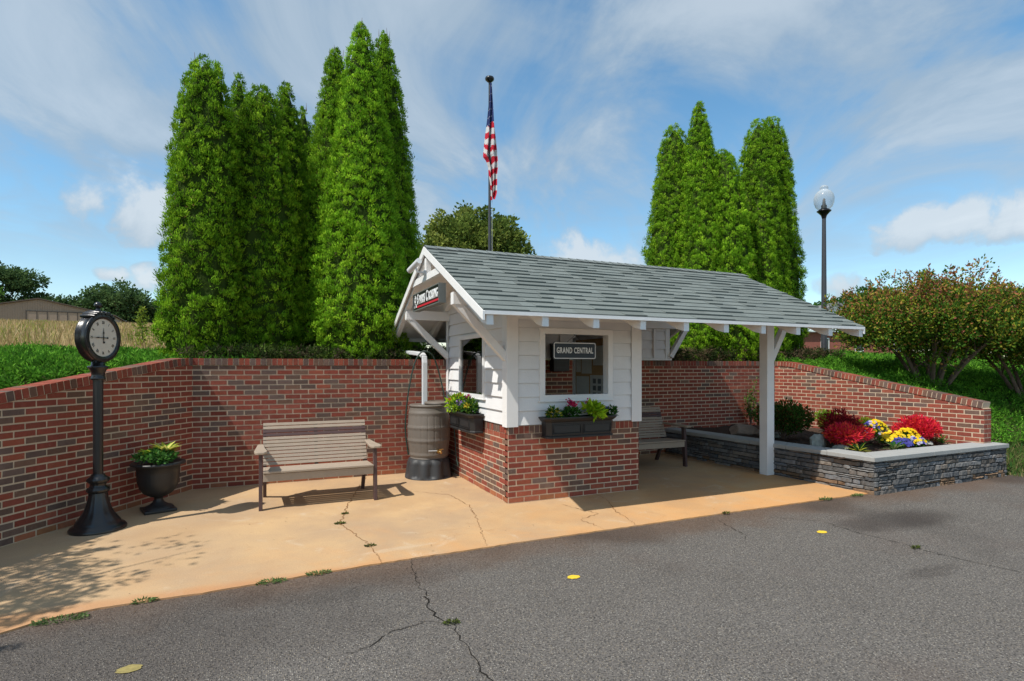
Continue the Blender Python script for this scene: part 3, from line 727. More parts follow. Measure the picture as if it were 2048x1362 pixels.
tp = MB(); tp.tube([(.05, -.29, .40), (.06, -.335, .40)], .028, 14); tp.tube([(.06, -.335, .40), (.075, -.375, .385)], .016, 12); tp.tube([(.072, -.36, .39), (.078, -.36, .435)], .008, 8)
tp.box(.05, .11, -.37, -.35, .43, .44); tp.build('tap', m_brass, rb)
lv = MB(); lv.bar((-.09, -.312, .415), (.05, -.312, .41), .01, .012); lv.build('level_bar', m_silver, rb)

# signs
gs = empty('gable_sign', (XL - .03, .885, 2.46), label='black rectangular sign with white Sparks Crossing lettering and red stripe under the gable', cat='sign')
mb = MB(); y0, y1, z0, z1 = .27, 1.50, 2.345, 2.575; xs_ = XL - .06
mb.box(xs_, xs_ + .09, y0, y1, z0, z0 + .012); mb.box(xs_, xs_ + .09, y0, y1, z1 - .012, z1); mb.box(xs_, xs_ + .09, y0, y0 + .014, z0 + .012, z1 - .012); mb.box(xs_, xs_ + .09, y1 - .014, y1, z0 + .012, z1 - .012); mb.build('frame', m_signgrey, gs)
mb = MB(); mb.box(xs_ + .008, xs_ + .08, y0 + .014, y1 - .014, z0 + .012, z1 - .012); mb.build('panel', m_signblack, gs)
mb = MB(); mb.box(xs_ + .003, xs_ + .0075, y0 + .02, y1 - .22, z0 + .03, z0 + .055); mb.build('stripe', m_signred, gs)
text_mb('S', .185, frame_mx((xs_ + .005, 1.245, 2.478), (0, -1, 0), (0, 0, 1)), m_signwhite, 'lettering', gs, .62, .004)
text_mb('PARKS', .15, frame_mx((xs_ + .005, 1.035, 2.468), (0, -1, 0), (0, 0, 1)), m_signwhite, 'lettering', gs, .60, .0035)
text_mb('C', .185, frame_mx((xs_ + .005, .80, 2.478), (0, -1, 0), (0, 0, 1)), m_signwhite, 'lettering', gs, .62, .004)
text_mb('ROSSING', .15, frame_mx((xs_ + .005, .525, 2.468), (0, -1, 0), (0, 0, 1)), m_signwhite, 'lettering', gs, .60, .0035)
mb = MB(); C0 = (xs_ + .002, 1.375, 0)
mb.lathe([(.046, 0), (.046, .005)], 24, c=(xs_ + .002, 1.375, 2.49), axis='X'); mb.box(xs_ + .002, xs_ + .0075, 1.355, 1.395, 2.525, 2.548)
mb.prism([(xs_ + .0075, 1.44, 2.385), (xs_ + .0075, 1.31, 2.385), (xs_ + .0075, 1.335, 2.435), (xs_ + .0075, 1.415, 2.435)], (-1, 0, 0), .005); mb.build('emblem', m_signwhite, gs)
mb = MB(); mb.lathe([(.018, -.001), (.018, .002)], 16, c=(xs_, 1.375, 2.495), axis='X')
for yy in (1.35, 1.375, 1.40): mb.box(xs_ - .0005, xs_ + .0015, yy - .005, yy + .005, 2.39, 2.43)
mb.build('emblem_mark', m_signblack, gs)
place(gs)
hs = empty('hanging_sign', (.855, -.06, 1.8), label='dark navy plate with white border reading GRAND CENTRAL hung in the booth opening', cat='sign')
def rrect(x0, x1, z0, z1, r, k=6):
    P = []
    for cx, cz, a0 in ((x1 - r, z0 + r, -90), (x1 - r, z1 - r, 0), (x0 + r, z1 - r, 90), (x0 + r, z0 + r, 180)):
        for i in range(k + 1): a = R(a0 + 90 * i / k); P.append((cx + r * math.cos(a), cz + r * math.sin(a)))
    return P
ys = -.062
mb = MB(); mb.prism([(x, ys, z) for x, z in rrect(.555, 1.155, 1.69, 1.90, .025)], (0, -1, 0), .012); mb.build('plate', m_signnavy, hs)
mb = MB(); o_ = rrect(.563, 1.147, 1.698, 1.892, .022); i_ = rrect(.572, 1.138, 1.707, 1.883, .015); k = len(o_)
v = [(x, ys - .0125, z) for x, z in o_] + [(x, ys - .0125, z) for x, z in i_] + [(x, ys - .015, z) for x, z in o_] + [(x, ys - .015, z) for x, z in i_]
mb.add(v, [(2 * k + j, 2 * k + (j + 1) % k, 3 * k + (j + 1) % k, 3 * k + j) for j in range(k)] + [(j, (j + 1) % k, 2 * k + (j + 1) % k, 2 * k + j) for j in range(k)]); mb.build('border', m_signwhite, hs)
text_mb('GRAND CENTRAL', .098, frame_mx((.855, ys - .015, 1.795), (1, 0, 0), (0, 0, 1)), m_signwhite, 'lettering', hs, .57, .0022, .002, 1.16)
mb = MB(); mb.tube([(.75, ys - .005, 1.9), (.86, ys, 1.985), (.97, ys - .005, 1.9)], .003, 6); mb.tube([(.86, ys, 1.985), (.86, -.03, 2.0)], .003, 6); mb.build('wire', m_black2, hs)
place(hs)

# camera on the gable, mailbox and notice board inside
scm = empty('security_camera', (-.78, 1.09, 2.9), label='white bullet security camera on a short bracket at the gable king post', cat='camera')
mb = MB(); mb.tube([(-.86, 1.27, 2.86), (-.80, 1.0, 2.95)], .038, 16); mb.build('body', m_silver, scm)
mb = MB(); mb.tube([(-.8605, 1.271, 2.8597), (-.8615, 1.274, 2.8585)], .03, 16); mb.build('lens', m_black2, scm)
mb = MB(); mb.tube([(-.82, 1.1, 2.88), (-.8, 1.1, 2.82), (-.70, 1.09, 2.82)], .014, 8); mb.lathe([(.04, -.715), (.04, -.70)], 20, c=(0, 1.09, 2.82), axis='X'); mb.build('bracket', m_silver, scm)
place(scm)
mbx = empty('mailbox', (1.93, DW - .1, 1.5), label='small black wall mailbox on the rear brick wall seen through the booth opening', cat='mailbox')
mb = MB(); mb.box(1.78, 2.08, DW - .155, DW - .012, 1.52, 1.93); mb.build('body', m_black2, mbx, .008)
mb = MB(); mb.prism([(1.77, DW - .012, 1.935), (1.77, DW - .165, 1.90), (1.77, DW - .175, 1.935), (1.77, DW - .012, 2.0)], (1, 0, 0), .32); mb.build('lid', m_black2, mbx)
mb = MB(); mb.box(1.85, 1.868, DW - .159, DW - .1555, 1.79, 1.808); mb.build('lock', m_signwhite, mbx)
place(mbx)
nb = empty('notice_board', (1.75, 1.05, 1.5), label='white framed notice board with cork and pinned papers on the booth inner wall', cat='notice board')
NX = W1 - .105
mb = MB(); mb.box(NX - .012, NX, .40, 1.40, 1.10, 2.0); mb.build('backing', m_cork, nb)
mb = MB()
for a, b, c, d in ((.36, .40, 1.06, 2.04), (1.40, 1.44, 1.06, 2.04)): mb.box(NX - .045, NX, a, b, c, d)
for c, d in ((1.06, 1.10), (2.0, 2.04)): mb.box(NX - .0445, NX, .40, 1.40, c, d)
mb.build('frame', m_white2, nb)
for (y0, y1, z0, z1, mm) in [(1.25, 1.38, 1.52, 1.72, m_paper), (.95, 1.22, 1.5, 1.86, m_paper), (.62, .9, 1.62, 1.9, m_paper), (1.02, 1.37, 1.12, 1.46, m_paper), (.5, .98, 1.12, 1.48, m_paper)]:
    q = MB(); q.box(NX - .016 - random.random() * .004, NX - .0122, y0, y1, z0, z1); q.build('paper', mm, nb)
for i in range(3):
  for j in range(3):
    q = MB(); q.box(NX - .024, NX - .0205, .56 + i * .13, .64 + i * .13, 1.16 + j * .1, 1.23 + j * .1)
    q.build('photo', m_paperdark, nb)
place(nb)

# window flower boxes
def flower_box(x0, x1, name_label, loc, rz):
    t = empty('window_box', loc, rz, name_label, 'planter', 'black window boxes on the booth')
    w = (x1 - x0) / 2; mb = MB()
    def ring(hw, yo, z, ch): return [(-hw, 0, z), (hw, 0, z), (hw, -yo + ch, z), (hw - ch, -yo, z), (-hw + ch, -yo, z), (-hw, -yo + ch, z)]
    rs = [ring(w * .93, .165, 0, .05), ring(w * .93, .165, .018, .05), ring(w * .90, .155, .03, .05), ring(w * .92, .17, .19, .05), ring(w * .955, .19, .205, .055), ring(w * 1.0, .215, .235, .06), ring(w * 1.0, .215, .25, .06), ring(w * .95, .19, .25, .055), ring(w * .94, .185, .21, .055)]
    vs = [p for q in rs for p in q]; nr = len(rs)
    mb.add(vs, [(6 * j + i, 6 * j + (i + 1) % 6, 6 * j + 6 + (i + 1) % 6, 6 * j + 6 + i) for j in range(nr - 1) for i in range(6)]); mb.add(rs[0], [(5, 4, 3, 2, 1, 0)]); mb.add(rs[-1], [(0, 1, 2, 3, 4, 5)], mi=1)
    mb.build('box', [m_black2, m_mulch], t)
    pn = MB()
    for a, b in ((-w * .80, -w * .03), (w * .03, w * .80)):
        yo = .166
        for (p, q_, r_, s_) in ((a, b, .05, .056), (a, b, .160, .166), (a, a + .006, .056, .16), (b - .006, b, .056, .16)): pn.box(p, q_, -yo - .006, -yo + .02, r_, s_)
        pn.box(a + .02, b - .02, -yo - .004, -yo + .02, .068, .148)
    pn.build('raised_panel', m_black2, t)
    return t
fb1 = flower_box(.38, 1.39, 'black window box on the front wall below the open service window', (.885, -.03, .755), 0)
fb2 = flower_box(.7, 1.7, 'black window box on the sunny left wall beside the rain barrel', (-.03, 1.20, .745), R(-90))

# ------------------------------------------------------------------ benches
def bench(loc, rz, label):
    t = empty('park_bench', loc, rz, label, 'bench', 'slatted benches on the slab')
    W = 1.30
    for sx in (0, 1):
        x = .0 if sx == 0 else W - .04
        m1 = MB(); m1.prism([(x, -.0, 0), (x, .075, 0), (x, .115, .63), (x, .045, .63)], (1, 0, 0), .04); m1.build('leg', m_polybrown, t, .004)
        xb = x + (.042 if sx == 0 else -.042)
        m2 = MB(); m2.prism([(xb, .70, 0), (xb, .765, 0), (xb, .56, .44), (xb, .48, .44)], (1, 0, 0), .04); m2.build('leg', m_polybrown, t, .004)
        m3 = MB(); m3.prism([(xb, .045, .34), (xb, .60, .31), (xb, .60, .385), (xb, .045, .405)], (1, 0, 0), .038); m3.build('seat_rail', m_polybrown, t)
        m4 = MB(); m4.prism([(xb, .50, .33), (xb, .565, .33), (xb, .735, .905), (xb, .685, .905)], (1, 0, 0), .039); m4.build('back_support', m_polybrown, t)
        m5 = MB(); xc = x + .02; ay = -.06
        P = [(xc - .055, ay + .02), (xc - .035, ay), (xc + .035, ay), (xc + .06, ay + .02), (xc + .068, ay + .12), (xc + .045, ay + .35), (xc + .03, ay + .70), (xc - .035, ay + .70), (xc - .055, ay + .35), (xc - .068, ay + .12)]
        m5.prism([(px, py, .632) for px, py in P], (0, 0, 1), .028); m5.build('armrest', m_polytan, t, .006)
    x0, x1 = .045, W - .045
    mid = MB(); mid.prism([(W / 2 - .02, .50, .33), (W / 2 - .02, .565, .33), (W / 2 - .02, .735, .905), (W / 2 - .02, .685, .905)], (1, 0, 0), .039); mid.build('back_support', m_polybrown, t)
    a = MB(); a.box(x0, x1, .022, .044, .315, .40); a.build('apron', m_polytan, t, .003)
    ys_ = [(.0, .072), (.083, .168), (.18, .265), (.277, .362), (.374, .47)]
    for i, (a0, a1) in enumerate(ys_):
        q = MB(); zz = .408 - .05 * a0; q.prism([(x0, a0, zz), (x0, a1, zz - .004), (x0, a1, zz + .018), (x0, a0, zz + .022)], (1, 0, 0), x1 - x0); q.build('seat_slat', m_polytan, t, .003)
    n = 12; base = Vector((0, .487, .42)); d = Vector((0, .195, .50)).normalized(); nv = Vector((0, -d.z, d.y)); Ls = .53; p = Ls / n
    for i in range(n):
        brown = i in (n - 4, n - 3)
        q = MB(); c = base + d * (p * (i + .5)); ex = .0
        q.obox((W / 2, c.y, c.z), (1, 0, 0), d, nv, (x1 - x0) / 2, p / 2 - .0045, .009); o = q.build('back_slat', m_polybrown if brown else m_polytan, t, .002)
        if brown: o['label'] = 'dark brown back slat'
    return t
bench((-2.66, .80, 0), 0, 'taupe slatted bench with brown legs standing in the sun against the back brick wall')
bench((2.30, 1.10, 0), R(-2), 'taupe slatted bench in the shade under the open bay, partly hidden by the booth')

# ------------------------------------------------------------------ post clock
ck = empty('street_clock', (-4.10, .71, 0), label='tall black cast iron post clock with round white roman dial before the left wall', cat='clock')
mb = MB(); mb.lathe([(.236, 0), (.238, .02), (.225, .04), (.19, .052), (.188, .075), (.17, .10), (.135, .15), (.112, .20), (.094, .26), (.082, .32), (.077, .36)], 48, fl=.05, nf=12, frange=(.08, .33)); mb.build('base', m_black, ck)
mb = MB(); mb.lathe([(.075, .36), (.088, .372), (.098, .39), (.09, .408), (.07, .42), (.062, .44), (.075, .46), (.094, .478), (.094, .50), (.075, .515), (.06, .53), (.055, .545)], 48, fl=.07, nf=14, frange=(.37, .51)); mb.build('collar', m_black, ck)
mb = MB(); mb.lathe([(.042, .53), (.042, 1.49)], 48, fl=.05, nf=12, frange=(.5, 1.6)); mb.build('post', m_black, ck)
mb = MB(); mb.lathe([(.05, 1.47), (.062, 1.475), (.062, 1.49), (.054, 1.50), (.056, 1.53), (.066, 1.565), (.086, 1.59), (.088, 1.605), (.06, 1.612), (.05, 1.66), (.05, 1.69)], 40); mb.build('capital', m_black, ck)
FN = Vector((.91, -.41, 0)).normalized(); fx = Vector((0, 0, 1)).cross(FN) * 1
hd = MB(); hc = Vector((0, 0, 1.885)); T = .058
def disc_ring(mb, prof, seg=56, mi=0):
    vs = []
    for (r_, d_) in prof:
        for i in range(seg):
            a = 2 * math.pi * i / seg; vs.append(hc + fx * (r_ * math.cos(a)) + Vector((0, 0, 1)) * (r_ * math.sin(a)) + FN * d_)
    mb.add(vs, [(j * seg + i, j * seg + (i + 1) % seg, (j + 1) * seg + (i + 1) % seg, (j + 1) * seg + i) for j in range(len(prof) - 1) for i in range(seg)], mi=mi, smooth=True)
disc_ring(hd, [(.0, -T * 1.05), (.2, -T * 1.05), (.225, -T), (.238, -T * .8), (.232, -T * .6), (.230, 0), (.232, T * .6), (.240, T * .72), (.240, T * .95), (.228, T * 1.1), (.222, T * 1.03), (.214, T * 1.18), (.205, T * 1.08), (.196, T * 1.12), (.186, T * .92)])
hd.build('head', m_black, ck)
dl_ = MB(); disc_ring(dl_, [(.0, T * .86), (.19, T * .86)]); dial = dl_.build('dial', m_cream, ck)
nums = ['XII', 'I', 'II', 'III', 'IIII', 'V', 'VI', 'VII', 'VIII', 'IX', 'X', 'XI']
for i, s_ in enumerate(nums):
    a = R(90 - 30 * i); c = hc + fx * (.148 * math.cos(a)) + Vector((0, 0, .148 * math.sin(a))) + FN * (T * .86 + .002)
    rad = (fx * math.cos(a) + Vector((0, 0, math.sin(a)))); tan = rad.cross(FN) * -1
    text_mb(s_, .040, frame_mx(c, FN.cross(rad) * -1 if False else rad.cross(FN) , rad), m_ink, 'numeral', dial, .62, .0005, .0008)
hands = MB()
def hand(ang, l, tail, w):
    a = R(ang); d = fx * math.cos(a) + Vector((0, 0, math.sin(a))); s = d.cross(FN); o = hc + FN * (T * .86 + .006)
    P = [o - d * tail, o - d * tail * .5 + s * w * .6, o + d * l * .35 + s * w * .45, o + d * l * .5 + s * w, o + d * l * .62 + s * w * .35, o + d * l, o + d * l * .62 - s * w * .35, o + d * l * .5 - s * w, o + d * l * .35 - s * w * .45, o - d * tail * .5 - s * w * .6]
    hands.prism(P, FN, .002)
    hands.lathe([(w * 1.3, 0), (w * 1.3, .003)], 14, c=tuple(o - d * tail), axis='Y')
hand(90, .10, .045, .009); hand(180, .15, .05, .007); hands.build('hands', m_ink, dial)
fn = MB(); fn.lathe([(.02, 2.11), (.028, 2.14), (.018, 2.165), (.014, 2.175)], 24)
fn.lathe([(.003, 2.168)] + [(.034 * math.sin(R(10 + 16 * i)), 2.205 - .034 * math.cos(R(10 + 16 * i))) for i in range(11)], 24)
for sgn in (-1, 1):
    pr = fx * sgn
    for k, (w0, h0, rr) in enumerate([(.03, 2.135, .026), (.065, 2.135, .024), (.10, 2.118, .021), (.13, 2.098, .019)]):
        p = pr * w0 + Vector((0, 0, h0 - .01)); fn.tube([p - FN * .07, p - FN * .03, p + FN * .03, p + FN * .07], [rr * .7, rr, rr, rr * .7], 12)
fn.build('finial', m_black, ck)

# urn planter
ur = empty('urn_planter', (-3.68, 1.30, 0), R(18), 'black fluted pedestal urn on a square foot beside the post clock', 'planter')
mb = MB(); mb.box(-.155, .155, -.155, .155, 0, .035); mb.build('foot', m_black2, ur, .01)
mb = MB(); mb.lathe([(.15, .035), (.14, .05), (.10, .065), (.06, .095), (.042, .13), (.045, .155), (.08, .165), (.14, .20), (.18, .26), (.198, .33), (.205, .42), (.212, .50), (.262, .515), (.268, .53), (.258, .545), (.225, .545), (.20, .52), (.02, .50)], 64, fl=.035, nf=34, frange=(.2, .44)); mb.build('bowl', m_black2, ur)
so = MB(); so.lathe([(.2, .505), (.19, .515), (.02, .525)], 24); so.build('soil', m_mulch, ur)

# ------------------------------------------------------------------ stone planter
C_A = Vector((4.17, 2.30)); C_B = Vector((4.39, -1.42)); C_C = Vector((7.42, -1.40))
pl = empty('stone_planter', (5.6, .4, 0), label='raised garden bed of stacked grey ledge stone with pale cap beside the open bay', cat='planter')
def stone_wall(mb, o, e, inward, seed, z1=.405):
    r = random.Random(seed); u = (e - o); L_ = u.length; u.normalize(); n = Vector((-inward.x, -inward.y)); u3 = Vector((u.x, u.y, 0)); n3 = Vector((n.x, n.y, 0)); O = Vector((o.x, o.y, 0))
    mb.prism([O - n3 * .2 + Vector((0, 0, -.2)), O + u3 * L_ - n3 * .2 + Vector((0, 0, -.2)), O + u3 * L_ - n3 * .2 + Vector((0, 0, z1)), O - n3 * .2 + Vector((0, 0, z1))], n3, .185, (.035, .033, .032))
    z = -.02
    rows = [.062, .05, .07, .045, .06, .052, .058, .05]
    k = 0
    while z < z1 - .02:
        h = rows[k % len(rows)] * r.uniform(.9, 1.1); 
        if z + h > z1 - .015: h = z1 - z
        s = -r.uniform(0, .1) if k % 2 else 0
        while s < L_:
            w = r.choice([.09, .16, .22, .28, .34]) * r.uniform(.85, 1.15); a, b = max(s, 0), min(s + w, L_); s += w
            if b - a < .02: continue
            if L_ - b < .05: b = L_
            rowz = [(z, z + h)] if r.random() > .2 or w < .2 else [(z, z + h * .5), (z + h * .5, z + h)]
            for (q0, q1) in rowz:
                g = r.uniform(.085, .185); t = r.choice([(1, .98, .96), (1.05, .96, .88), (.94, .98, 1.04), (1.15, 1.0, .86), (1, 1, 1)]); col = tuple(g * c for c in t)
                if q0 < .06 and r.random() < .35: col = (g * 1.5, g * .98, g * .62)
                m_ = 3 + int((b - a) / .05); pr = r.uniform(.004, .022); top = []; bot = []; mt = []; mbm = []
                for i in range(m_ + 1):
                    ss = a + .003 + (b - a - .006) * i / m_; jt = lambda q=.0035: r.uniform(-q, q)
                    ed = .012 if i in (0, m_) else 0
                    mt.append(O + u3 * ss + Vector((0, 0, q1 - .005 + jt())) + n3 * (pr - .010 - ed)); mbm.append(O + u3 * ss + Vector((0, 0, q0 + .003 + jt())) + n3 * (pr - .010 - ed))
                    top.append(O + u3 * ss + Vector((0, 0, q1 - .011 + jt())) + n3 * (pr + jt(.005) - ed)); bot.append(O + u3 * ss + Vector((0, 0, q0 + .009 + jt())) + n3 * (pr + jt(.005) - ed))
                bkT = [p - n3 * .04 for p in mt]; bkB = [p - n3 * .04 for p in mbm]
                V_ = bkB + mbm + bot + top + mt + bkT; c_ = m_ + 1
                mb.add(V_, [(c_ * j + i, c_ * j + i + 1, c_ * j + c_ + i + 1, c_ * j + c_ + i) for j in range(5) for i in range(m_)], col)
                mb.add(V_, [tuple(c_ * j for j in range(6))[::-1], tuple(c_ * j + m_ for j in range(6))], col)
        z += h; k += 1
ab = (C_B - C_A).normalized(); inA = Vector((-ab.y, ab.x)); inA = inA if inA.x > 0 else -inA
bc = (C_C - C_B).normalized(); inB = Vector((-bc.y, bc.x)); inB = inB if inB.y > 0 else -inB
mb = MB(); stone_wall(mb, C_A, C_B, inA, 3); stone_wall(mb, C_B, C_C, inB, 4)
stone_wall(mb, C_C, C_C + Vector((.0, .22)), Vector((-1, 0)), 6)
mb.build('stone_wall', m_stone, pl)
cp = MB(); ov = .025; cw = .30
def cap_run(o, e, inn, segs, seed, o_in, e_in):
    for i in range(segs):
        a, b = i / segs, (i + 1) / segs; g = .0015 / (e - o).length
        P = [o.lerp(e, a + g), o.lerp(e, b - g), o_in.lerp(e_in, b - g), o_in.lerp(e_in, a + g)]
        cp.prism([(p.x, p.y, .405) for p in P], (0, 0, 1), .058)
oA = C_A - inA * ov; oB = C_B - inA * ov - inB * ov * .98; oC = C_C - inB * ov + Vector((.03, 0)); iA = C_A + inA * cw; iB = C_B + inA * cw + inB * cw; iC = C_C + inB * cw + Vector((.03, 0))
cap_run(oA, oB, inA, 6, 1, iA, iB); cap_run(oB, oC, inB, 5, 2, iB, iC); cp.build('cap', m_cap, pl, .006)
mu = MB(); N_ = 40; xs2 = np.linspace(4.3, 7.05, N_); ys2 = np.linspace(-1.3, 2.36, N_); r = random.Random(9)
vs = [(x, y, .405 + .02 * math.sin(x * 5) * math.cos(y * 4) + r.uniform(-.012, .016) + .03 * max(0, min(1, (y + 1) / 2))) for y in ys2 for x in xs2]
mu.add(vs, [(j * N_ + i, j * N_ + i + 1, (j + 1) * N_ + i + 1, (j + 1) * N_ + i) for j in range(N_ - 1) for i in range(N_ - 1)]); mu.build('soil', m_mulch, pl)
n = 2600; P = np.stack([rng.uniform(4.5, 7.0, n), rng.uniform(-1.15, 2.3, n), rng.uniform(.415, .44, n)], 1); D = rng.normal(size=(n, 3)) * [1, 1, .25]
V, Q = leaves(P, D, rng.uniform(.02, .06, n), rng.uniform(.006, .014, n)); c0 = rng.uniform(.4, 1.3, (n, 1)) * np.array([[.11, .07, .05]])
np_mesh('bark_chips', V, Q, c0, m_leaf, pl)
place(pl)
def rock(x, y, z, sx, sy, sz, m, label, seed):
    bm = bmesh.new(); bmesh.ops.create_icosphere(bm, subdivisions=4, radius=1); r = random.Random(seed)
    pl_ = [(Vector((r.gauss(0, 1), r.gauss(0, 1), r.gauss(0, 1))).normalized(), r.uniform(.55, .9)) for _ in range(11)]
    for v in bm.verts:
        d = v.co.normalized(); k = 1.
        for nrm_, h in pl_:
            c = d.dot(nrm_)
            if c > .01: k = min(k, h / c)
        k *= 1 + .03 * math.sin(d.x * 9 + seed) * math.cos(d.y * 11) + r.uniform(-.008, .008)
        v.co = Vector((d.x * k * sx, d.y * k * sy, d.z * k * sz))
    me = bpy.data.meshes.new('rock'); bm.to_mesh(me); bm.free(); me.materials.append(m)
    o = bpy.data.objects.new('rock', me); sc.collection.objects.link(o); o.location = (x, y, z); o.rotation_euler = (0, 0, r.uniform(0, 3)); return tag(o, label, 'rock', 'rocks in the planter')
rock(4.84, -.30, .47, .17, .14, .15, m_rock, 'pale grey lichened rock left of the near bright red shrub in the planter', 1)
rock(4.84, -.66, .44, .12, .08, .06, m_rock, 'low flat grey rock tucked under the near bright red shrub', 2)
rock(4.95, 1.22, .48, .26, .2, .13, m_rock2, 'broad brown rock in the shaded planter left of the white post', 3)
rock(5.05, .90, .46, .15, .12, .09, m_rock2, 'small brown rock in front of the broad one in the shaded planter', 4)
rock(5.25, .78, .45, .11, .09, .07, m_rock, 'small pale rock beside the white post in the shaded planter', 5)
rock(6.62, -.80, .44, .14, .07, .03, m_rock, 'thin flat pale stone lying between pansies and the right hosta', 6)

# ------------------------------------------------------------------ plants
def pick(pal, n, lo=.8, hi=1.2):
    pal = np.array(pal); return pal[rng.integers(0, len(pal), n)] * rng.uniform(lo, hi, (n, 1))
def bush_mesh(name, c, rad, n, L_, W, pal, parent=None, up=.35, hollow=.35, flat=.2, m=None, lumps=10):
    """leaves through a lumpy ellipsoid volume"""
    c = np.array(c); rad = np.array(rad); nl = lumps; lc = nrm(rng.normal(size=(nl, 3))) * rng.uniform(.35, .72, (nl, 1)); lc[:, 2] = np.abs(lc[:, 2]) * 1.0 - .15
    k = rng.integers(0, nl, n); d = nrm(rng.normal(size=(n, 3))); rr = rng.uniform(hollow, 1, (n, 1)) ** .6 * .48
    p = lc[k] + d * rr; P = c + p * rad; keep = P[:, 2] > c[2] - rad[2] * .9; P = P[keep]; d = d[keep]; p = p[keep]; n2 = len(P)
    D = nrm(p) * .8 + d * .5 + rng.normal(size=(n2, 3)) * .45 + [0, 0, up]
    V, Q = leaves(P, D, rng.uniform(.7, 1.2, n2) * L_, rng.uniform(.8, 1.2, n2) * W)
    return np_mesh(name, V, Q, pick(pal, n2, .7, 1.3), m or m_leaf, parent)
def stems(parent, base, tips, r0, name='stems'):
    mb = MB(); b = Vector(base)
    for t in tips: t = Vector(t); mb.tube([b, b.lerp(t, .5) + Vector((0, 0, .02)), t], [r0, r0 * .8, r0 * .5], 5)
    return mb.build(name, m_bark, parent)
def shrub(name, x, y, z, rx, rz, n, L_, W, pal, label, cat, group=None, ry=None, up=.35, m=None, lumps=12):
    t = empty(name, (x, y, z), 0, label, cat, group)
    bush_mesh('foliage', (0, 0, rz * .95), (rx * 1.05, (ry or rx) * 1.05, rz * 1.05), n, L_, W, pal, t, up, m=m, lumps=lumps)
    stems(t, (0, 0, -.03), [(rx * .5 * math.cos(a), (ry or rx) * .5 * math.sin(a), rz * .9) for a in (0, 1.3, 2.5, 3.8, 5.1)], .012)
    return t
RED = [(.72, .03, .06), (.80, .05, .06), (.6, .02, .05), (.78, .08, .05), (.68, .03, .09)]
DRED = [(.26, .016, .026), (.36, .02, .03), (.17, .014, .018), (.42, .04, .03)]
YG = [(.16, .30, .02), (.22, .36, .03), (.10, .22, .02)]
shrub('barberry_shrub', 5.04, -.60, .42, .30, .19, 4200, .055, .018, RED + [(.6, .10, .03)], 'bright red feathery shrub at the planter corner between the grey rock and the pansies', 'shrub', 'red shrubs in the planter', ry=.3)
shrub('barberry_shrub', 6.76, -.58, .42, .36, .22, 4600, .055, .018, RED, 'bright red feathery shrub behind the pansies near the planter right end', 'shrub', 'red shrubs in the planter', ry=.3)
shrub('barberry_shrub', 5.50, -.18, .42, .36, .28, 3400, .055, .018, DRED, 'dark maroon shrub behind the near bright red one', 'shrub', 'red shrubs in the planter', ry=.3)
shrub('spirea_shrub', 6.50, .80, .42, .27, .22, 3600, .04, .018, YG, 'yellow green leafy shrub to the left of the maroon shrub', 'shrub', 'yellow green shrubs in the planter')
shrub('spirea_shrub', 6.86, .35, .42, .18, .17, 1600, .04, .018, YG + [(.4, .3, .03)], 'small yellow green shrub half hidden to the right of the maroon shrub', 'shrub', 'yellow green shrubs in the planter')
shrub('nandina_shrub', 5.12, .52, .42, .42, .33, 7500, .05, .02, [(.03, .08, .012), (.08, .17, .03), (.03, .08, .015), (.12, .06, .02), (.06, .13, .02)], 'dense dark green rounded shrub just right of the white post', 'shrub', ry=.42)
t = empty('climbing_plant', (6.2, 2.2, .42), 0, 'sparse leggy green plant against the shaded brick wall behind the post', 'plant')
mb = MB(); tips = []
for k in range(7):
    a = Vector((rng.uniform(-.2, .3), rng.uniform(-.15, .08), rng.uniform(.5, .95))); mid = a * .5 + Vector((rng.uniform(-.06, .06), 0, .03)); mb.tube([Vector((0, 0, 0)), mid, a], [.007, .005, .003], 5); tips += [mid.lerp(a, q) for q in np.linspace(-.5, 1, 9)]
mb.build('stems', m_bark, t); tp_ = np.array([list(q) for q in tips]); k = rng.integers(0, len(tp_), 420); P = tp_[k] + rng.normal(size=(420, 3)) * .035
V, Q = leaves(P, rng.normal(size=(420, 3)) + [0, 0, .4], .05, .026); np_mesh('foliage', V, Q, pick([(.07, .15, .03), (.12, .2, .04), (.05, .1, .02)], 420), m_leaf, t)
def hosta(x, y, z, r, n, label, pal, cup=.5, name='hosta', cat='plant', L_=None, W=.05, group='variegated hostas in the planter'):
    t = empty(name, (x, y, z), 0, label, cat, group); mb = MB()
    for i in range(n):
        a = 2 * math.pi * i / n * 2.39 + rng.uniform(-.2, .2); e = rng.uniform(.2, .9) * cup + .15 + .5 * (i < n / 3); l = r * rng.uniform(.8, 1.2)
        d = Vector((math.cos(a), math.sin(a), 0)); s = Vector((-math.sin(a), math.cos(a), 0)); w = W * rng.uniform(.8, 1.15); c = pal[int(rng.integers(0, len(pal)))]; c2 = pal[0]
        pts = [d * (l * q * math.cos(e * (1 - .9 * q))) + Vector((0, 0, l * (q * math.sin(e) * 1.3 - q * q * .42))) for q in (0, .2, .45, .7, 1)]; ws = [.12, .7, 1, .75, .0]
        for j in range(4):
            for sg in (-1, 1):
                p0, p1 = pts[j], pts[j + 1]; q0, q1 = p0 + s * sg * w * ws[j] + Vector((0, 0, .25 * w * ws[j])), p1 + s * sg * w * ws[j + 1] + Vector((0, 0, .25 * w * ws[j + 1]))
                m0, m1 = p0.lerp(q0, .72), p1.lerp(q1, .72)
                mb.add([p0, p1, m1, m0], [(0, 1, 2, 3)], c, smooth=True); mb.add([m0, m1, q1, q0], [(0, 1, 2, 3)], pal[-1], smooth=True)
    mb.build('foliage', m_leaf, t); return t
HP = [(.36, .36, .04), (.42, .38, .06), (.30, .34, .04), (.03, .10, .02)]
hosta(4.86, -.90, .43, .20, 22, 'yellow striped hosta at the planter front corner under the near red shrub', HP, W=.018)
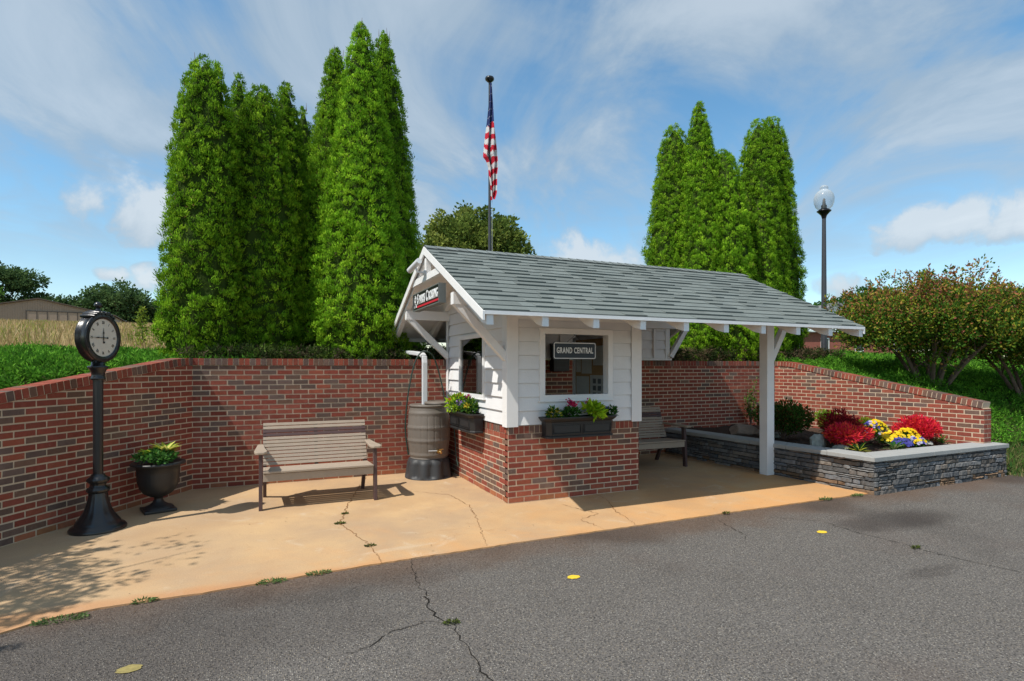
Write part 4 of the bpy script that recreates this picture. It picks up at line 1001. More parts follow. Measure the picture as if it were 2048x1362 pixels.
hosta(5.42, -1.03, .43, .17, 20, 'green and white hosta in front of the pansies at the planter edge', [(.22, .28, .10), (.3, .34, .14), (.03, .10, .02)], W=.018, cup=1.0)
hosta(6.82, -.86, .43, .17, 22, 'small striped hosta at the right end of the planter', [(.16, .24, .05), (.3, .34, .08), (.03, .1, .02)], W=.016, cup=.9)
def pansy(x, y, z, r, h, cols, label):
    t = empty('pansy_plant', (x, y, z), 0, label, 'flowers', 'pansies in the planter')
    bush_mesh('foliage', (0, 0, h * .5), (r, r, h * .55), 900, .035, .016, [(.03, .10, .015), (.05, .15, .02)], t)
    mb = MB(); k = 60
    for i in range(k):
        a = rng.uniform(0, 6.28); q = math.sqrt(rng.uniform(0, 1)) * r * 1.0; zc_ = h * (1.08 - .55 * (q / r) ** 2) + rng.uniform(-.015, .02); c = Vector((q * math.cos(a), q * math.sin(a), zc_)); col = cols[int(rng.integers(0, len(cols)))]
        nn = Vector((math.cos(a) * q / r * .7 - .25, math.sin(a) * q / r * .7 - .45, .6)).normalized(); s = nn.cross(Vector((0, 0, 1))).normalized(); u = s.cross(nn)
        for j in range(5):
            b = 2 * math.pi * j / 5 + .3; pc = c + (s * math.cos(b) + u * math.sin(b)) * .0135; k2 = 6
            mb.add([pc + (s * math.cos(2 * math.pi * e / k2) + u * math.sin(2 * math.pi * e / k2)) * .0125 + nn * (.002 * j) for e in range(k2)], [tuple(range(k2))], tuple(v * rng.uniform(.85, 1.1) for v in col))
    mb.build('flowers', m_petal, t); return t
YE = (.85, .58, .01); BL = (.07, .07, .32); WH = (.5, .45, .6)
for (x, y, r_, h_, cols, lab) in [(5.86, -.74, .18, .20, [YE, YE, (.9, .65, .05)], 'yellow pansy clump directly right of the near red shrub'), (6.08, -.34, .18, .33, [YE, YE, (.7, .6, .02)], 'tallest yellow pansy clump at the back of the pansy bed'),
                             (5.86, -.42, .13, .32, [BL, WH, YE], 'blue violet pansy clump at the back left of the pansy bed'), (5.72, -.95, .13, .14, [BL, (.1, .1, .4), BL], 'deep blue pansy clump at the front centre of the bed'),
                             (6.25, -.70, .18, .22, [YE, YE, (.8, .5, .01)], 'yellow pansy clump in front of the far red shrub'), (6.10, -.92, .14, .14, [BL, WH, BL, YE], 'mixed blue and white pansy clump at the right front of the bed')]:
    pansy(x, y, .42, r_, h_, cols, lab)

# urn plants and window box plants
UP = [(.62, .60, .07), (.70, .64, .18), (.45, .52, .06), (.16, .32, .04)]
t = hosta(-3.75, 1.23, .58, .13, 60, 'yellow green variegated plant filling the left side of the urn', UP, W=.028, cup=1.1, name='potted_plant', group='plants in the urn')
t = hosta(-3.62, 1.33, .60, .155, 70, 'taller yellow variegated plant filling the right side of the urn', UP, W=.030, cup=1.2, name='potted_plant', group='plants in the urn')
shrub('potted_plant', -3.69, 1.20, .53, .17, .08, 560, .05, .035, [(.06, .17, .03), (.09, .22, .06), (.04, .12, .02)], 'low dark green foliage spilling at the front of the urn', 'plant', 'plants in the urn')
LM = [(.30, .48, .02), (.38, .55, .03), (.24, .42, .02)]; GR = [(.04, .12, .02), (.06, .16, .03), (.03, .09, .015)]
def box_plant(x, y, z, rx, rz, n, L_, W, pal, lab, cat='plant', flowers=None, name='box_plant', fl_r=.04, up=.3):
    t = empty(name, (x, y, z), 0, lab, cat, 'plants in the window boxes'); bush_mesh('foliage', (0, 0, rz * .6), (rx, rx * .8, rz), n, L_, W, pal, t, up, lumps=6)
    if flowers:
        for (dx, dy, dz, col) in flowers:
            nn = 60; P = np.array([dx, dy, dz]) + rng.normal(size=(nn, 3)) * fl_r * [.5, .5, .38]; V, Q = leaves(P, rng.normal(size=(nn, 3)), .028, .024, .55); np_mesh('flower_head', V, Q, pick([col], nn, .7, 1.25), m_petal, t)
            mb = MB(); mb.tube([(dx * .5, dy * .5, 0), (dx, dy, dz)], .003, 5); mb.build('stem', mat('stem_green', (.05, .12, .02), .7), t)
    return t
ZB = .985
box_plant(.52, -.16, ZB, .10, .10, 260, .05, .022, GR + [(.5, .45, .05)], 'small green and yellow plant at the left end of the front window box')
box_plant(.76, -.15, ZB, .12, .08, 320, .05, .022, GR, 'green plant with a tall magenta bloom left of centre in the front box', flowers=[(-.02, 0, .19, (.5, .015, .12)), (.02, -.01, .17, (.6, .03, .1))])
box_plant(1.04, -.17, ZB, .15, .11, 170, .085, .045, LM, 'lime green sweet potato vine spilling over the front window box', up=.0)
box_plant(1.10, -.09, ZB, .08, .10, 120, .04, .02, GR, 'magenta geranium behind the lime vine in the front window box', flowers=[(0, 0, .14, (.55, .015, .09)), (-.05, .01, .17, (.6, .02, .12))])
box_plant(1.32, -.15, ZB, .08, .10, 220, .045, .02, GR, 'small dark green plant at the right end of the front window box', flowers=[(-.06, 0, .1, (.25, .2, .5))], fl_r=.02)
box_plant(-.17, 1.52, ZB + .01, .17, .14, 230, .09, .045, LM, 'lime green vine at the barrel end of the side window box', flowers=[(-.03, .05, .14, (.7, .06, .05))], up=.0)
box_plant(-.15, 1.26, ZB, .17, .14, 600, .05, .022, GR + LM, 'crimson geranium in the middle of the side window box', flowers=[(0, .05, .20, (.45, .01, .05)), (.02, .12, .17, (.55, .03, .05)), (-.05, -.06, .13, (.35, .25, .6))])
box_plant(-.14, .98, ZB, .16, .13, 560, .045, .02, GR + [(.2, .3, .03)], 'plant with violet and yellow blooms at the near end of the side window box', flowers=[(0, .03, .22, (.4, .03, .12)), (-.05, -.06, .10, (.7, .55, .05)), (-.04, .08, .14, (.4, .3, .6))], fl_r=.03)

# arborvitae -------------------------------------------------------
AV = [(.125, .265, .014), (.165, .33, .016), (.21, .385, .02), (.095, .21, .012), (.26, .43, .024)]
def arborvitae(x, y, zt, Rm, label, group, dx=0., flat=0., seed=0, tone=1., dens=1.):
    zb = 1.60 + .03; hgt = zt - zb; t = empty('arborvitae_tree', (x, y, zb - .05), 0, label, 'tree', group)
    g = np.random.default_rng(seed + 100)
    def prof(q): return Rm * (np.maximum(1 - q, 0) ** (.62 if not flat else .42) * (1 - flat) + flat * np.sqrt(np.maximum(1 - q ** 6, 0))) * (.80 + .2 * np.minimum(1, q / .12))
    area = 2 * math.pi * Rm * .62 * hgt; nl = int(area / .0048 * dens); q = g.uniform(0, 1, nl * 3); w = prof(q) / Rm; q = q[g.uniform(0, 1, nl * 3) < w + .06][:nl]; nl = len(q)
    a = g.uniform(0, 2 * math.pi, nl); lump = 1 + .05 * np.sin(a * 3 + q * 9 + seed) + .04 * np.sin(a * 5 - q * 21 + seed * 2) + .055 * np.sin(a * 9 + q * hgt * 6 + seed) * np.sin(q * hgt * 11 - a * 4) + g.normal(-.04, .045, nl)
    r_ = prof(q) * lump; cx = dx * (1 - q) * 1.0
    C = np.stack([cx + r_ * np.cos(a), r_ * np.sin(a), q * hgt + .05], 1); O = np.stack([np.cos(a), np.sin(a), np.full(nl, .25)], 1)
    nb = 36; rl = g.uniform(.05, .105, nl) * (.75 + .35 * np.minimum(1, prof(q) / .4)); k = np.repeat(np.arange(nl), nb); n = len(k)
    dd = nrm(g.normal(size=(n, 3)) + O[k] * .9 + [0, 0, .25]); T = nrm(np.array([0, 0, 1.]) - dd * dd[:, 2:3])
    D = nrm(T + dd * .5 + g.normal(size=(n, 3)) * .38); P = C[k] + dd * (rl[k] * g.uniform(.25, .85, n))[:, None]
    V, Q = leaves(P, D, rl[k] * g.uniform(.35, .7, n), g.uniform(.010, .018, n), .5, Sd=dd + g.normal(size=(n, 3)) * .35)
    pal = np.array(AV); c = pal[g.integers(0, len(pal), nl)][k] * g.uniform(.8, 1.25, (n, 1)) * tone * (.82 + .42 * g.uniform(0, 1, nl)[k][:, None])
    br = (g.uniform(0, 1, n) < .012); c[br] = [.22, .15, .06]
    np_mesh('crown', V, Q, c, m_leaf, t)
    mb = MB(); pr = [(max(.02, float(prof(np.array(qq))) * .88), .12 + qq * hgt * .97) for qq in np.linspace(0, 1, 22)]
    vs = []; seg = 28
    for (rr, zz), qq in zip(pr, np.linspace(0, 1, 22)):
        for i in range(seg):
            aa = 2 * math.pi * i / seg; l = 1 + .05 * math.sin(aa * 3 + qq * 9 + seed) + .04 * math.sin(aa * 5 - qq * 21 + seed * 2) + g.uniform(-.05, .03); vs.append((dx * (1 - qq) + rr * l * math.cos(aa), rr * l * math.sin(aa), zz))
    mb.add(vs, [(j * seg + i, j * seg + (i + 1) % seg, (j + 1) * seg + (i + 1) % seg, (j + 1) * seg + i) for j in range(21) for i in range(seg)], (.05, .085, .015)); mb.build('shade_core', m_leaf, t)  # solid core shell; shade between the tufts is painted into its dark colour
    mb = MB(); mb.tube([(dx, 0, -.1), (dx * .9, 0, .3), (dx * .5, 0, hgt * .5), (0, 0, hgt * .93)], [.07, .06, .04, .008], 8); mb.build('trunk', m_bark, t)
    for i in range(5): tp2 = MB(); p = Vector((g.uniform(-.12, .12) * (1 + 2 * flat), g.uniform(-.1, .1), hgt * g.uniform(.95, 1.0))); tp2.tube([p, p + Vector((g.uniform(-.02, .02), 0, g.uniform(.08, .16)))], [.006, .002], 4); tp2.build('leader_twig', m_bark, t)
    return t
GL = 'arborvitae row left of the booth'; GR_ = 'arborvitae row behind the open bay'
for i, (x, y, zt, Rm, lab, grp, dx, fl, tone, dens) in enumerate([
    (-3.38, 3.40, 6.14, .56, 'broad flat topped arborvitae at the far left of the left row', GL, -.06, .30, 1.0, 1.),
    (-3.0, 4.75, 6.62, .52, 'narrow arborvitae peeking out right behind the flat topped one', GL, 0, 0, .95, .7),
    (-2.66, 3.72, 6.02, .62, 'arborvitae with a rounded peak just right of the flat topped one', GL, .05, .05, .9, 1.),
    (-2.26, 4.9, 6.72, .72, 'dark pointed arborvitae in the middle gap of the left row', GL, 0, 0, .85, .8),
    (-1.90, 5.8, 6.72, .62, 'short arborvitae behind the gap, left of the tall trio', GL, 0, 0, .9, .6),
    (-1.55, 6.2, 6.9, .62, 'rearmost arborvitae tip showing beside the tall trio', GL, 0, 0, .9, .6),
    (-1.50, 3.95, 7.02, .66, 'left and shortest of the three tall pointed arborvitae', GL, -.02, 0, 1.05, 1.),
    (-1.13, 3.50, 7.26, .80, 'tallest and middle of the three tall pointed arborvitae', GL, 0, 0, 1.25, 1.),
    (-.64, 4.15, 7.60, .74, 'right hand one of the three tall arborvitae, next to the flagpole', GL, .05, 0, 1.0, 1.),
    (5.90, 4.1, 7.05, .70, 'leftmost arborvitae behind the booth roof', GR_, -.08, .08, 1.0, .9),
    (6.12, 3.55, 7.38, .74, 'tallest pointed arborvitae of the group behind the roof', GR_, 0, 0, 1.1, 1.),
    (7.17, 4.5, 7.45, .62, 'arborvitae peak just right of the tallest one behind the roof', GR_, 0, 0, 1.0, .8),
    (6.62, 3.32, 6.28, .66, 'lower bright arborvitae in front of the two left peaks behind the roof', GR_, .05, .05, 1.2, 1.),
    (8.40, 5.2, 7.30, .66, 'recessed dark arborvitae in the notch of the right group', GR_, 0, .05, .9, .7),
    (8.22, 3.85, 7.50, .74, 'left half of the double topped arborvitae pair nearest the lamp', GR_, -.03, .05, 1.0, .9),
    (8.95, 4.1, 7.78, .74, 'right half of the double topped arborvitae pair nearest the lamp', GR_, .04, .08, 1.0, .9),
    (7.75, 3.35, 5.35, .58, 'short arborvitae standing in front of the double topped pair', GR_, 0, 0, 1.1, .9)]):
    arborvitae(x, y, zt, Rm, lab, grp, dx, fl, i * 7 + 3, tone, dens)

# broadleaf trees --------------------------------------------------
def broadleaf(name, x, y, z, blobs, trunk_h, trunk_r, n, L_, W, pal, label, group=None, clump=.35, seed=1, shell=.55):
    """blobs: (cx, cy, cz, rx, ry, rz) relative to the base"""
    t = empty(name, (x, y, z), 0, label, 'tree', group); g = np.random.default_rng(seed); B = np.array(blobs, float)
    vol = B[:, 3] * B[:, 4] * B[:, 5]; nc = max(20, int(n / 46)); k = g.choice(len(B), nc, p=vol / vol.sum()); d = nrm(g.normal(size=(nc, 3))); rr = g.uniform(shell, 1, (nc, 1))
    C = B[k, :3] + d * rr * B[k, 3:6]; kk = np.repeat(np.arange(nc), 46); m_ = len(kk); cr = clump * g.uniform(.6, 1.25, nc)
    dd = nrm(g.normal(size=(m_, 3))); P = C[kk] + dd * (cr[kk] * g.uniform(.2, 1, m_) ** .6)[:, None] * [1, 1, .72]
    D = dd * .8 + g.normal(size=(m_, 3)) * .6 + d[kk] * .5 + [0, 0, .1]
    V, Q = leaves(P, D, g.uniform(.7, 1.25, m_) * L_, g.uniform(.8, 1.2, m_) * W, .5)
    pa = np.array(pal); c = pa[g.integers(0, len(pa), nc)][kk] * g.uniform(.75, 1.25, (m_, 1)); np_mesh('crown', V, Q, c, m_leaf, t)
    mb = MB(); mb.tube([(0, 0, -.3), (.05, 0, trunk_h * .5), (0, 0, trunk_h)], [trunk_r * 1.25, trunk_r, trunk_r * .8], 10)
    for i in range(0, nc, max(1, nc // 26)):
        tip = Vector(C[i]); s = Vector((0, 0, trunk_h * g.uniform(.7, 1.0))); mid = s.lerp(tip, .5) + Vector((0, 0, -.05 * (tip - s).length)); mb.tube([s, mid, tip], [trunk_r * .45, trunk_r * .25, trunk_r * .06], 6)
    mb.build('trunk', m_bark, t); return t
OAK = [(.14, .20, .04), (.19, .24, .05), (.23, .27, .06), (.10, .15, .03)]
broadleaf('maple_tree', 5.85, 16.6, 2.2, [(-.1, 0, 4.1, 2.3, 2.0, 1.9), (-1.2, 0, 4.7, 1.2, 1.2, 1.2), (.8, 0, 4.8, 1.3, 1.2, 1.2), (-.2, 0, 5.4, 1.1, 1.0, .95), (-1.9, 0, 3.9, .9, 1, 1), (1.8, .2, 3.9, .9, 1, 1.1)], 2.6, .22, 32000, .16, .11, OAK, 'rounded olive green maple standing behind the booth roof ridge', clump=.36, seed=4)
FAR = [(.075, .14, .05), (.09, .155, .055), (.11, .18, .065), (.055, .10, .038)]
for i, (x, y, z, h, w, lab) in enumerate([
    (-36.8, 96, 5.9, 11.0, 4.2, 'tall airy dark tree at the far left edge above the barn roof'), (-38, 84, 7.4, 6.6, 5.0, 'bright green tree beside the barn left eave'), (-31.6, 96, 5.9, 6.2, 4.6, 'low dark tree just right of the tall airy one'),
    (-25.9, 97, 5.9, 8.4, 4.2, 'tree rising behind the barn ridge'), (-22.6, 96, 5.9, 8.8, 4.8, 'largest rounded dark tree right of the barn'), (-18.9, 98, 5.9, 5.8, 3.2, 'small tree left of the distant gap in the treeline'), (-15.4, 99, 5.9, 4.8, 4.4, 'low rounded tree nearest the arborvitae on the left skyline')]):
    B_ = [(0, 0, h * .62, w * .8, w * .8, h * .30), (-w * .5, 0, h * .5, w * .5, w * .5, h * .22), (w * .5, 0, h * .55, w * .5, w * .5, h * .24), (w * .1, 0, h * .8, w * .45, w * .45, h * .17), (0, 0, h * .3, w * .8, w * .7, h * .2)]
    if i == 0: B_ = [(-2.5, 0, h * .86, 2.4, 2, 1.5), (2.2, 0, h * .74, 2.6, 2, 1.6), (-1, 0, h * .5, 2.6, 2, 1.7), (3.4, 0, h * .5, 1.6, 1.4, 1.2)]
    broadleaf('oak_tree', x, y, z, B_, h * .4, .3, 9000, .42, .26, FAR if i != 1 else [(.06, .14, .02), (.08, .18, .03)], lab, 'trees on the left skyline', clump=.9, seed=30 + i)
for i, (x, y, z, h, w, lab) in enumerate([(66.5, 46, 2.2, 9.0, 4.4, 'round green tree behind the brick house, just right of the lamp pole'), (71.5, 44, 2.2, 10.6, 4.6, 'taller green tree above the brick house roof'), (77, 42, 2.2, 10.2, 4.6, 'green tree behind the left side of the bronze leaved tree'), (84, 38, 2.2, 8.0, 5, 'green tree mostly hidden behind the bronze leaved tree'), (93, 33, 2.2, 7.0, 5.4, 'low green tree seen through the stems of the bronze leaved tree'), (101, 27, 2.2, 7.4, 5.4, 'low green tree seen past the right side of the bronze leaved tree'), (108, 20, 2.2, 7.4, 5.6, 'low green tree at the far right edge behind the second crape myrtle')]):
    B_ = [(0, 0, h * .62, w * .8, w * .8, h * .30), (-w * .5, 0, h * .5, w * .5, w * .5, h * .22), (w * .5, 0, h * .55, w * .5, w * .5, h * .24), (w * .1, 0, h * .8, w * .45, w * .45, h * .17), (0, 0, h * .3, w * .8, w * .7, h * .2)]
    broadleaf('oak_tree', x, y, z, B_, h * .4, .3, 9000, .42, .26, [(.05, .14, .02), (.07, .18, .025), (.04, .10, .02)], lab, 'trees on the right skyline', clump=.9, seed=50 + i)

def crape_myrtle(x, y, z, label, seed, n, spread, hgt, L_=.062, W=.03, lean=0.):
    t = empty('crape_myrtle_tree', (x, y, z), 0, label, 'tree'); g = np.random.default_rng(seed); mb = MB(); tips = []
    for i in range(9):
        a = 2 * math.pi * i / 9 + g.uniform(-.25, .25); rr = spread * g.uniform(.35, .85); b = Vector((.14 * math.cos(a), .14 * math.sin(a), -.15))
        if lean and i % 3 == 0: rr *= 1.15
        p1 = b + Vector((rr * .30 * math.cos(a), rr * .3 * math.sin(a), hgt * .30)); p2 = b + Vector((rr * .65 * math.cos(a), rr * .65 * math.sin(a), hgt * .56)); p3 = Vector((rr * math.cos(a), rr * math.sin(a), hgt * g.uniform(.68, .82)))
        pts = spl([b, p1, p2, p3], 6); mb.tube(pts, [.045 - .035 * j / (len(pts) - 1) for j in range(len(pts))], 8); tips += [p3]
        for j in range(9):
            s = pts[int(g.integers(5, len(pts) - 1))]; q = s + Vector((g.uniform(-.6, .6) * spread * .5, g.uniform(-.6, .6) * spread * .5, g.uniform(.12, .38) * hgt)); mb.tube([s, s.lerp(q, .5) + Vector((0, 0, -.03)), q], [.014, .009, .004], 5); tips += [q]
    mb.build('trunk', m_bark, t)
    ups = [Vector((g.uniform(-.95, .95) * spread, g.uniform(-.9, .9) * spread, 0)) for _ in range(34)]
    C = [np.array(q) for q in tips]; wt = [1.0] * len(C)
    cl = []; 
    for q in tips: cl += [np.array(q) + g.normal(size=3) * [.22, .22, .13] for _ in range(3)]
    # domed canopy skin
    m0 = 700; aa = g.uniform(0, 6.28, m0); rr = np.sqrt(g.uniform(0, 1, m0)) * spread * 1.02; zz = hgt * (.95 - .24 * (rr / spread) ** 2.2) + g.normal(0, .08, m0); zz -= g.uniform(0, 1, m0) ** 1.3 * (1.35 - .75 * rr / spread)
    cl += [np.array([r_ * math.cos(a_), r_ * math.sin(a_), z_]) for a_, r_, z_ in zip(aa, rr, zz)]
    C = np.array(cl); nc = len(C); per = int(n / nc); k = np.repeat(np.arange(nc), per); m_ = len(k); dd = nrm(g.normal(size=(m_, 3))); cr = g.uniform(.10, .22, nc)
    P = C[k] + dd * (cr[k] * g.uniform(.15, 1, m_) ** .6)[:, None]
    D = dd + g.normal(size=(m_, 3)) * .5 + [0, 0, .55]
    GREEN = np.array([(.06, .14, .018), (.085, .19, .022), (.15, .23, .025), (.30, .30, .035), (.04, .10, .014)]); RUST = np.array([(.34, .13, .06), (.38, .19, .07), (.24, .09, .06), (.40, .25, .06)])
    hrel = np.clip((P[:, 2] - hgt * .55) / (hgt * .4), 0, 1); isr = g.uniform(0, 1, m_) < (.08 + .52 * hrel * (g.uniform(0, 1, nc)[k] < .75))
    c = np.where(isr[:, None], RUST[g.integers(0, 4, m_)], GREEN[g.integers(0, 5, m_)]) * g.uniform(.7, 1.3, (m_, 1)); V, Q = leaves(P, D, g.uniform(.7, 1.2, m_) * L_, g.uniform(.8, 1.2, m_) * W, .5)
    # upright new shoots breaking the outline
    VS = [V]; QS = [Q]; CS = [c]; off = len(V)
    for u in ups:
        rad = min(1, u.length / spread); zb = hgt * (.88 - .24 * rad ** 2.2); L2 = g.uniform(.25, .62); dirv = np.array([u.x / spread * .35, u.y / spread * .35, 1.]); dirv /= np.linalg.norm(dirv); m2 = 58; s = g.uniform(0, 1, m2) ** .8
        P2 = np.array([u.x, u.y, zb]) + dirv * (s * L2)[:, None] + g.normal(size=(m2, 3)) * .028 * (1.35 - s)[:, None]; D2 = g.normal(size=(m2, 3)) * .8 + dirv * .8
        v2, q2 = leaves(P2, D2, g.uniform(.7, 1.2, m2) * L_ * .95, W * .9, .5); VS.append(v2); QS.append(q2 + off); off += len(v2); CS.append(np.where((g.uniform(0, 1, m2) < .25 + .6 * s)[:, None], RUST[g.integers(0, 4, m2)], GREEN[g.integers(0, 5, m2)]) * g.uniform(.7, 1.2, (m2, 1)))
    np_mesh('crown', np.vstack(VS), np.vstack(QS), np.vstack(CS), m_leaf, t); return t
crape_myrtle(9.45, .75, 1.18, 'multi stemmed crape myrtle with bronze tipped leaves behind the right wing wall', 5, 66000, 1.66, 2.08)
crape_myrtle(11.2, -.1, .95, 'second bronze tipped crape myrtle cut off by the right picture edge', 9, 50000, 1.6, 2.1)
crape_myrtle(-7.2, -1.35, .95, 'crape myrtle beyond the left picture edge that shades the slab corner', 12, 16000, 1.45, 2.8, .075, .04)

# junipers, field and verge ------------------------------------------
def juniper(name, pts, hts, label, pal, tone=1.):
    g = np.random.default_rng(77 + len(pts)); n0 = len(pts); per = 24; k = np.repeat(np.arange(n0), per); n = len(k)
    z0 = H(pts[:, 0], pts[:, 1]); a = g.uniform(0, 6.28, n0); lean = np.stack([np.cos(a), np.sin(a), np.full(n0, .55)], 1)
    C = np.stack([pts[:, 0], pts[:, 1], z0 + hts * g.uniform(.2, 1., n0)], 1)
    D = nrm(lean[k] * .55 + g.normal(size=(n, 3)) * .6 + [0, 0, .12]); P = C[k] + D * g.uniform(-.03, .075, (n, 1)) + g.normal(size=(n, 3)) * .012
    V, Q = leaves(P, D, g.uniform(.035, .075, n), g.uniform(.012, .022, n), .5); pa = np.array(pal); hr = ((C[:, 2] - z0) / np.maximum(hts, .01))[k][:, None]
    c = pa[g.integers(0, len(pa), n0)][k] * g.uniform(.75, 1.25, (n, 1)) * tone
    return tag(np_mesh(name, V, Q, c, m_leaf), label, 'ground cover', kind='stuff')
JP = [(.08, .23, .02), (.11, .28, .025), (.06, .18, .018), (.14, .33, .03), (.05, .13, .015)]
g = np.random.default_rng(3)
n = 17000; X = g.uniform(-10.5, -2.6, n); Y = g.uniform(-2.5, 7.4, n); dl = -((X - A1.x) * .838 + (Y - A1.y) * (-.545)); ok = ((dl > .28) & (Y > -2.2) & ((X < -3.3) | (Y < 3.5)) | ((Y > 2.62) & (X > -3.5))) & ((dl > .28) | (Y > 2.4)) & (Y < 6.3 + .5 * np.sin(X * 1.7))
ok &= (X < -2.6); X, Y = X[ok], Y[ok]; dl = dl[ok]
juniper('juniper_groundcover', np.stack([X, Y], 1), np.clip(.07 + .03 * dl, .07, .10) + .08 * np.abs(noise2(X, Y, 2.3, 5)), 'bright green creeping juniper covering the bank behind the left wing wall', JP, 1.1)
n = 22000; X = g.uniform(7.2, 18, n); Y = g.uniform(-.9, 12, n); ok = (Y > -1.0 + .25 * np.sin(X * 2)) & ((X > 7.42 + (DW - Y) * .033) | (Y > 2.75)); X, Y = X[ok], Y[ok]
juniper('juniper_groundcover', np.stack([X, Y], 1), .10 + .16 * np.abs(noise2(X, Y, 1.6, 8)) * (Y > -.3) * (Y < 7), 'green creeping juniper covering the slope behind the right wing wall', JP, 1.15)
n = 2600; X = g.uniform(4.6, 9.8, n); Y = g.uniform(2.7, 4.6, n)
juniper('brush_undergrowth', np.stack([X, Y], 1), np.full(n, .35), 'dim brown and green undergrowth between the trunks behind the open bay', [(.05, .08, .02), (.12, .085, .05), (.03, .05, .015), (.16, .12, .07)], .9)
n = 2400; X = g.uniform(-3.6, 1.5, n); Y = g.uniform(2.7, 4.4, n)
juniper('brush_undergrowth', np.stack([X, Y], 1), np.full(n, .25), 'dim undergrowth beneath the left arborvitae row above the brick coping', [(.05, .08, .02), (.10, .085, .05), (.03, .06, .015), (.10, .16, .03)], .9)
# tall dry grass of the field
n = 42000; X = g.uniform(-34, 0, n); Y = 7.0 + g.uniform(0, 1, n) ** 1.6 * 50; ok = (X < -2.2 - (Y - 7) * .02); X, Y = X[ok], Y[ok]; n = len(X); z = H(X, Y); sc_ = 1 + (Y - 7) * .045
P = np.stack([X, Y, z - .03], 1); D = g.normal(size=(n, 3)) * [.28, .28, 0] + [0, 0, 1.]; V, Q = leaves(P, D, g.uniform(.25, .52, n), g.uniform(.010, .022, n) * sc_, .6)
c = pick([(.40, .29, .14), (.48, .36, .18), (.34, .24, .11), (.30, .27, .10), (.5, .38, .22)], n); gg = (noise2(X, Y, .9, 4) > .42); c[gg] = pick([(.20, .26, .05), (.28, .30, .06)], int(gg.sum()))
tag(np_mesh('dry_grass', V, Q, c, m_drygrass), 'tall straw coloured dry grass of the field beyond the left junipers', 'grass', kind='stuff')
n = 15000; X = 7.2 + g.uniform(0, 1, n) * 10; Y = g.uniform(-1.62, .0, n) + .05 * np.sin(X * 7); ok = (X > 7.45) | (Y > 9); X, Y = X[ok], Y[ok]; n = len(X); z = np.maximum(H(X, Y), -.02)
P = np.stack([X, Y, z], 1); D = g.normal(size=(n, 3)) * [.5, .5, 0] + [0, 0, 1.]; V, Q = leaves(P, D, g.uniform(.05, .16, n), g.uniform(.008, .016, n), .4)
tag(np_mesh('grass_verge', V, Q, pick([(.05, .13, .03), (.08, .17, .03), (.15, .17, .06), (.20, .17, .08)], n), m_leaf), 'rough green grass sloping to the asphalt right of the stone planter', 'grass', kind='stuff')
# broadleaf sapling in the field
for x, y, h_, lab in [(-5.0, 8.2, .8, 'young yellow green sapling in the dry grass near the arborvitae'), (-8.6, 9.3, .5, 'yellow green weed stalk in the dry grass left of the clock')]:
    zz = float(H(x, y)); t = empty('sapling', (x, y, zz), 0, lab, 'plant', 'saplings in the field'); nn = 420; s = g.uniform(.15, 1, nn)
    P = np.stack([g.normal(0, .13, nn) * (1.15 - s), g.normal(0, .13, nn) * (1.15 - s), s * h_ * 1.25], 1); V, Q = leaves(P, g.normal(size=(nn, 3)) + [0, 0, .3], .07, .035); np_mesh('foliage', V, Q, pick([(.20, .28, .04), (.28, .34, .05), (.12, .2, .03)], nn), m_leaf, t)
    mb = MB(); mb.tube([(0, 0, -.05), (0, 0, h_ * 1.2)], [.015, .005], 6); mb.build('stem', m_bark, t)
# weeds at the slab edge and in the cracks
for i, (x, y, w, lab) in enumerate([(-3.78, -1.58, .17, 'largest flat weed patch at the slab edge, lower left'), (-3.35, -1.46, .09, 'small weed at the slab edge right of the largest patch'), (-2.56, -1.44, .12, 'weed tuft at the slab edge below the bench left end'), (-2.22, -1.40, .10, 'weed tuft at the slab edge below the bench middle'),
                             (3.58, -1.36, .12, 'grassy weed where slab and asphalt meet left of the planter'), (4.12, -1.38, .11, 'grassy weed at the foot of the planter corner'), (-1.9, -.07, .055, 'brown green weed in the slab crack in front of the bench'), (-1.74, -.91, .05, 'small weed in the slab crack nearer the asphalt'), (-1.53, -2.62, .05, 'tiny weed growing in the asphalt crack'), (-1.80, .30, .03, 'tiny weed in the slab crack near the bench leg'), (2.0, -1.36, .05, 'tiny weed at the slab edge in front of the open bay'), (2.68, -2.9, .05, 'tiny weed in the right asphalt crack')]):
    w *= .75; nn = int(40 + w * 1700); a = g.uniform(0, 6.28, nn); r_ = np.sqrt(g.uniform(0, 1, nn)) * w; P = np.stack([r_ * np.cos(a) * 1.15, r_ * np.sin(a) * .42, g.uniform(0, .012, nn)], 1); D = np.stack([np.cos(a), np.sin(a) * .6, g.uniform(.1, .5, nn)], 1) + g.normal(size=(nn, 3)) * .35
    D[:, 2] = np.abs(D[:, 2]); V, Q = leaves(P, D, g.uniform(.012, .028, nn), g.uniform(.006, .012, nn)); o = np_mesh('weed', V, Q, pick([(.12, .20, .06), (.17, .24, .09), (.09, .14, .05)] if w > .06 else [(.08, .09, .04), (.12, .16, .03)], nn), m_leaf); o.location = (x, y, 0 if y > -1.4 else -.008); tag(o, lab, 'weed', 'weeds along the slab edge and cracks')

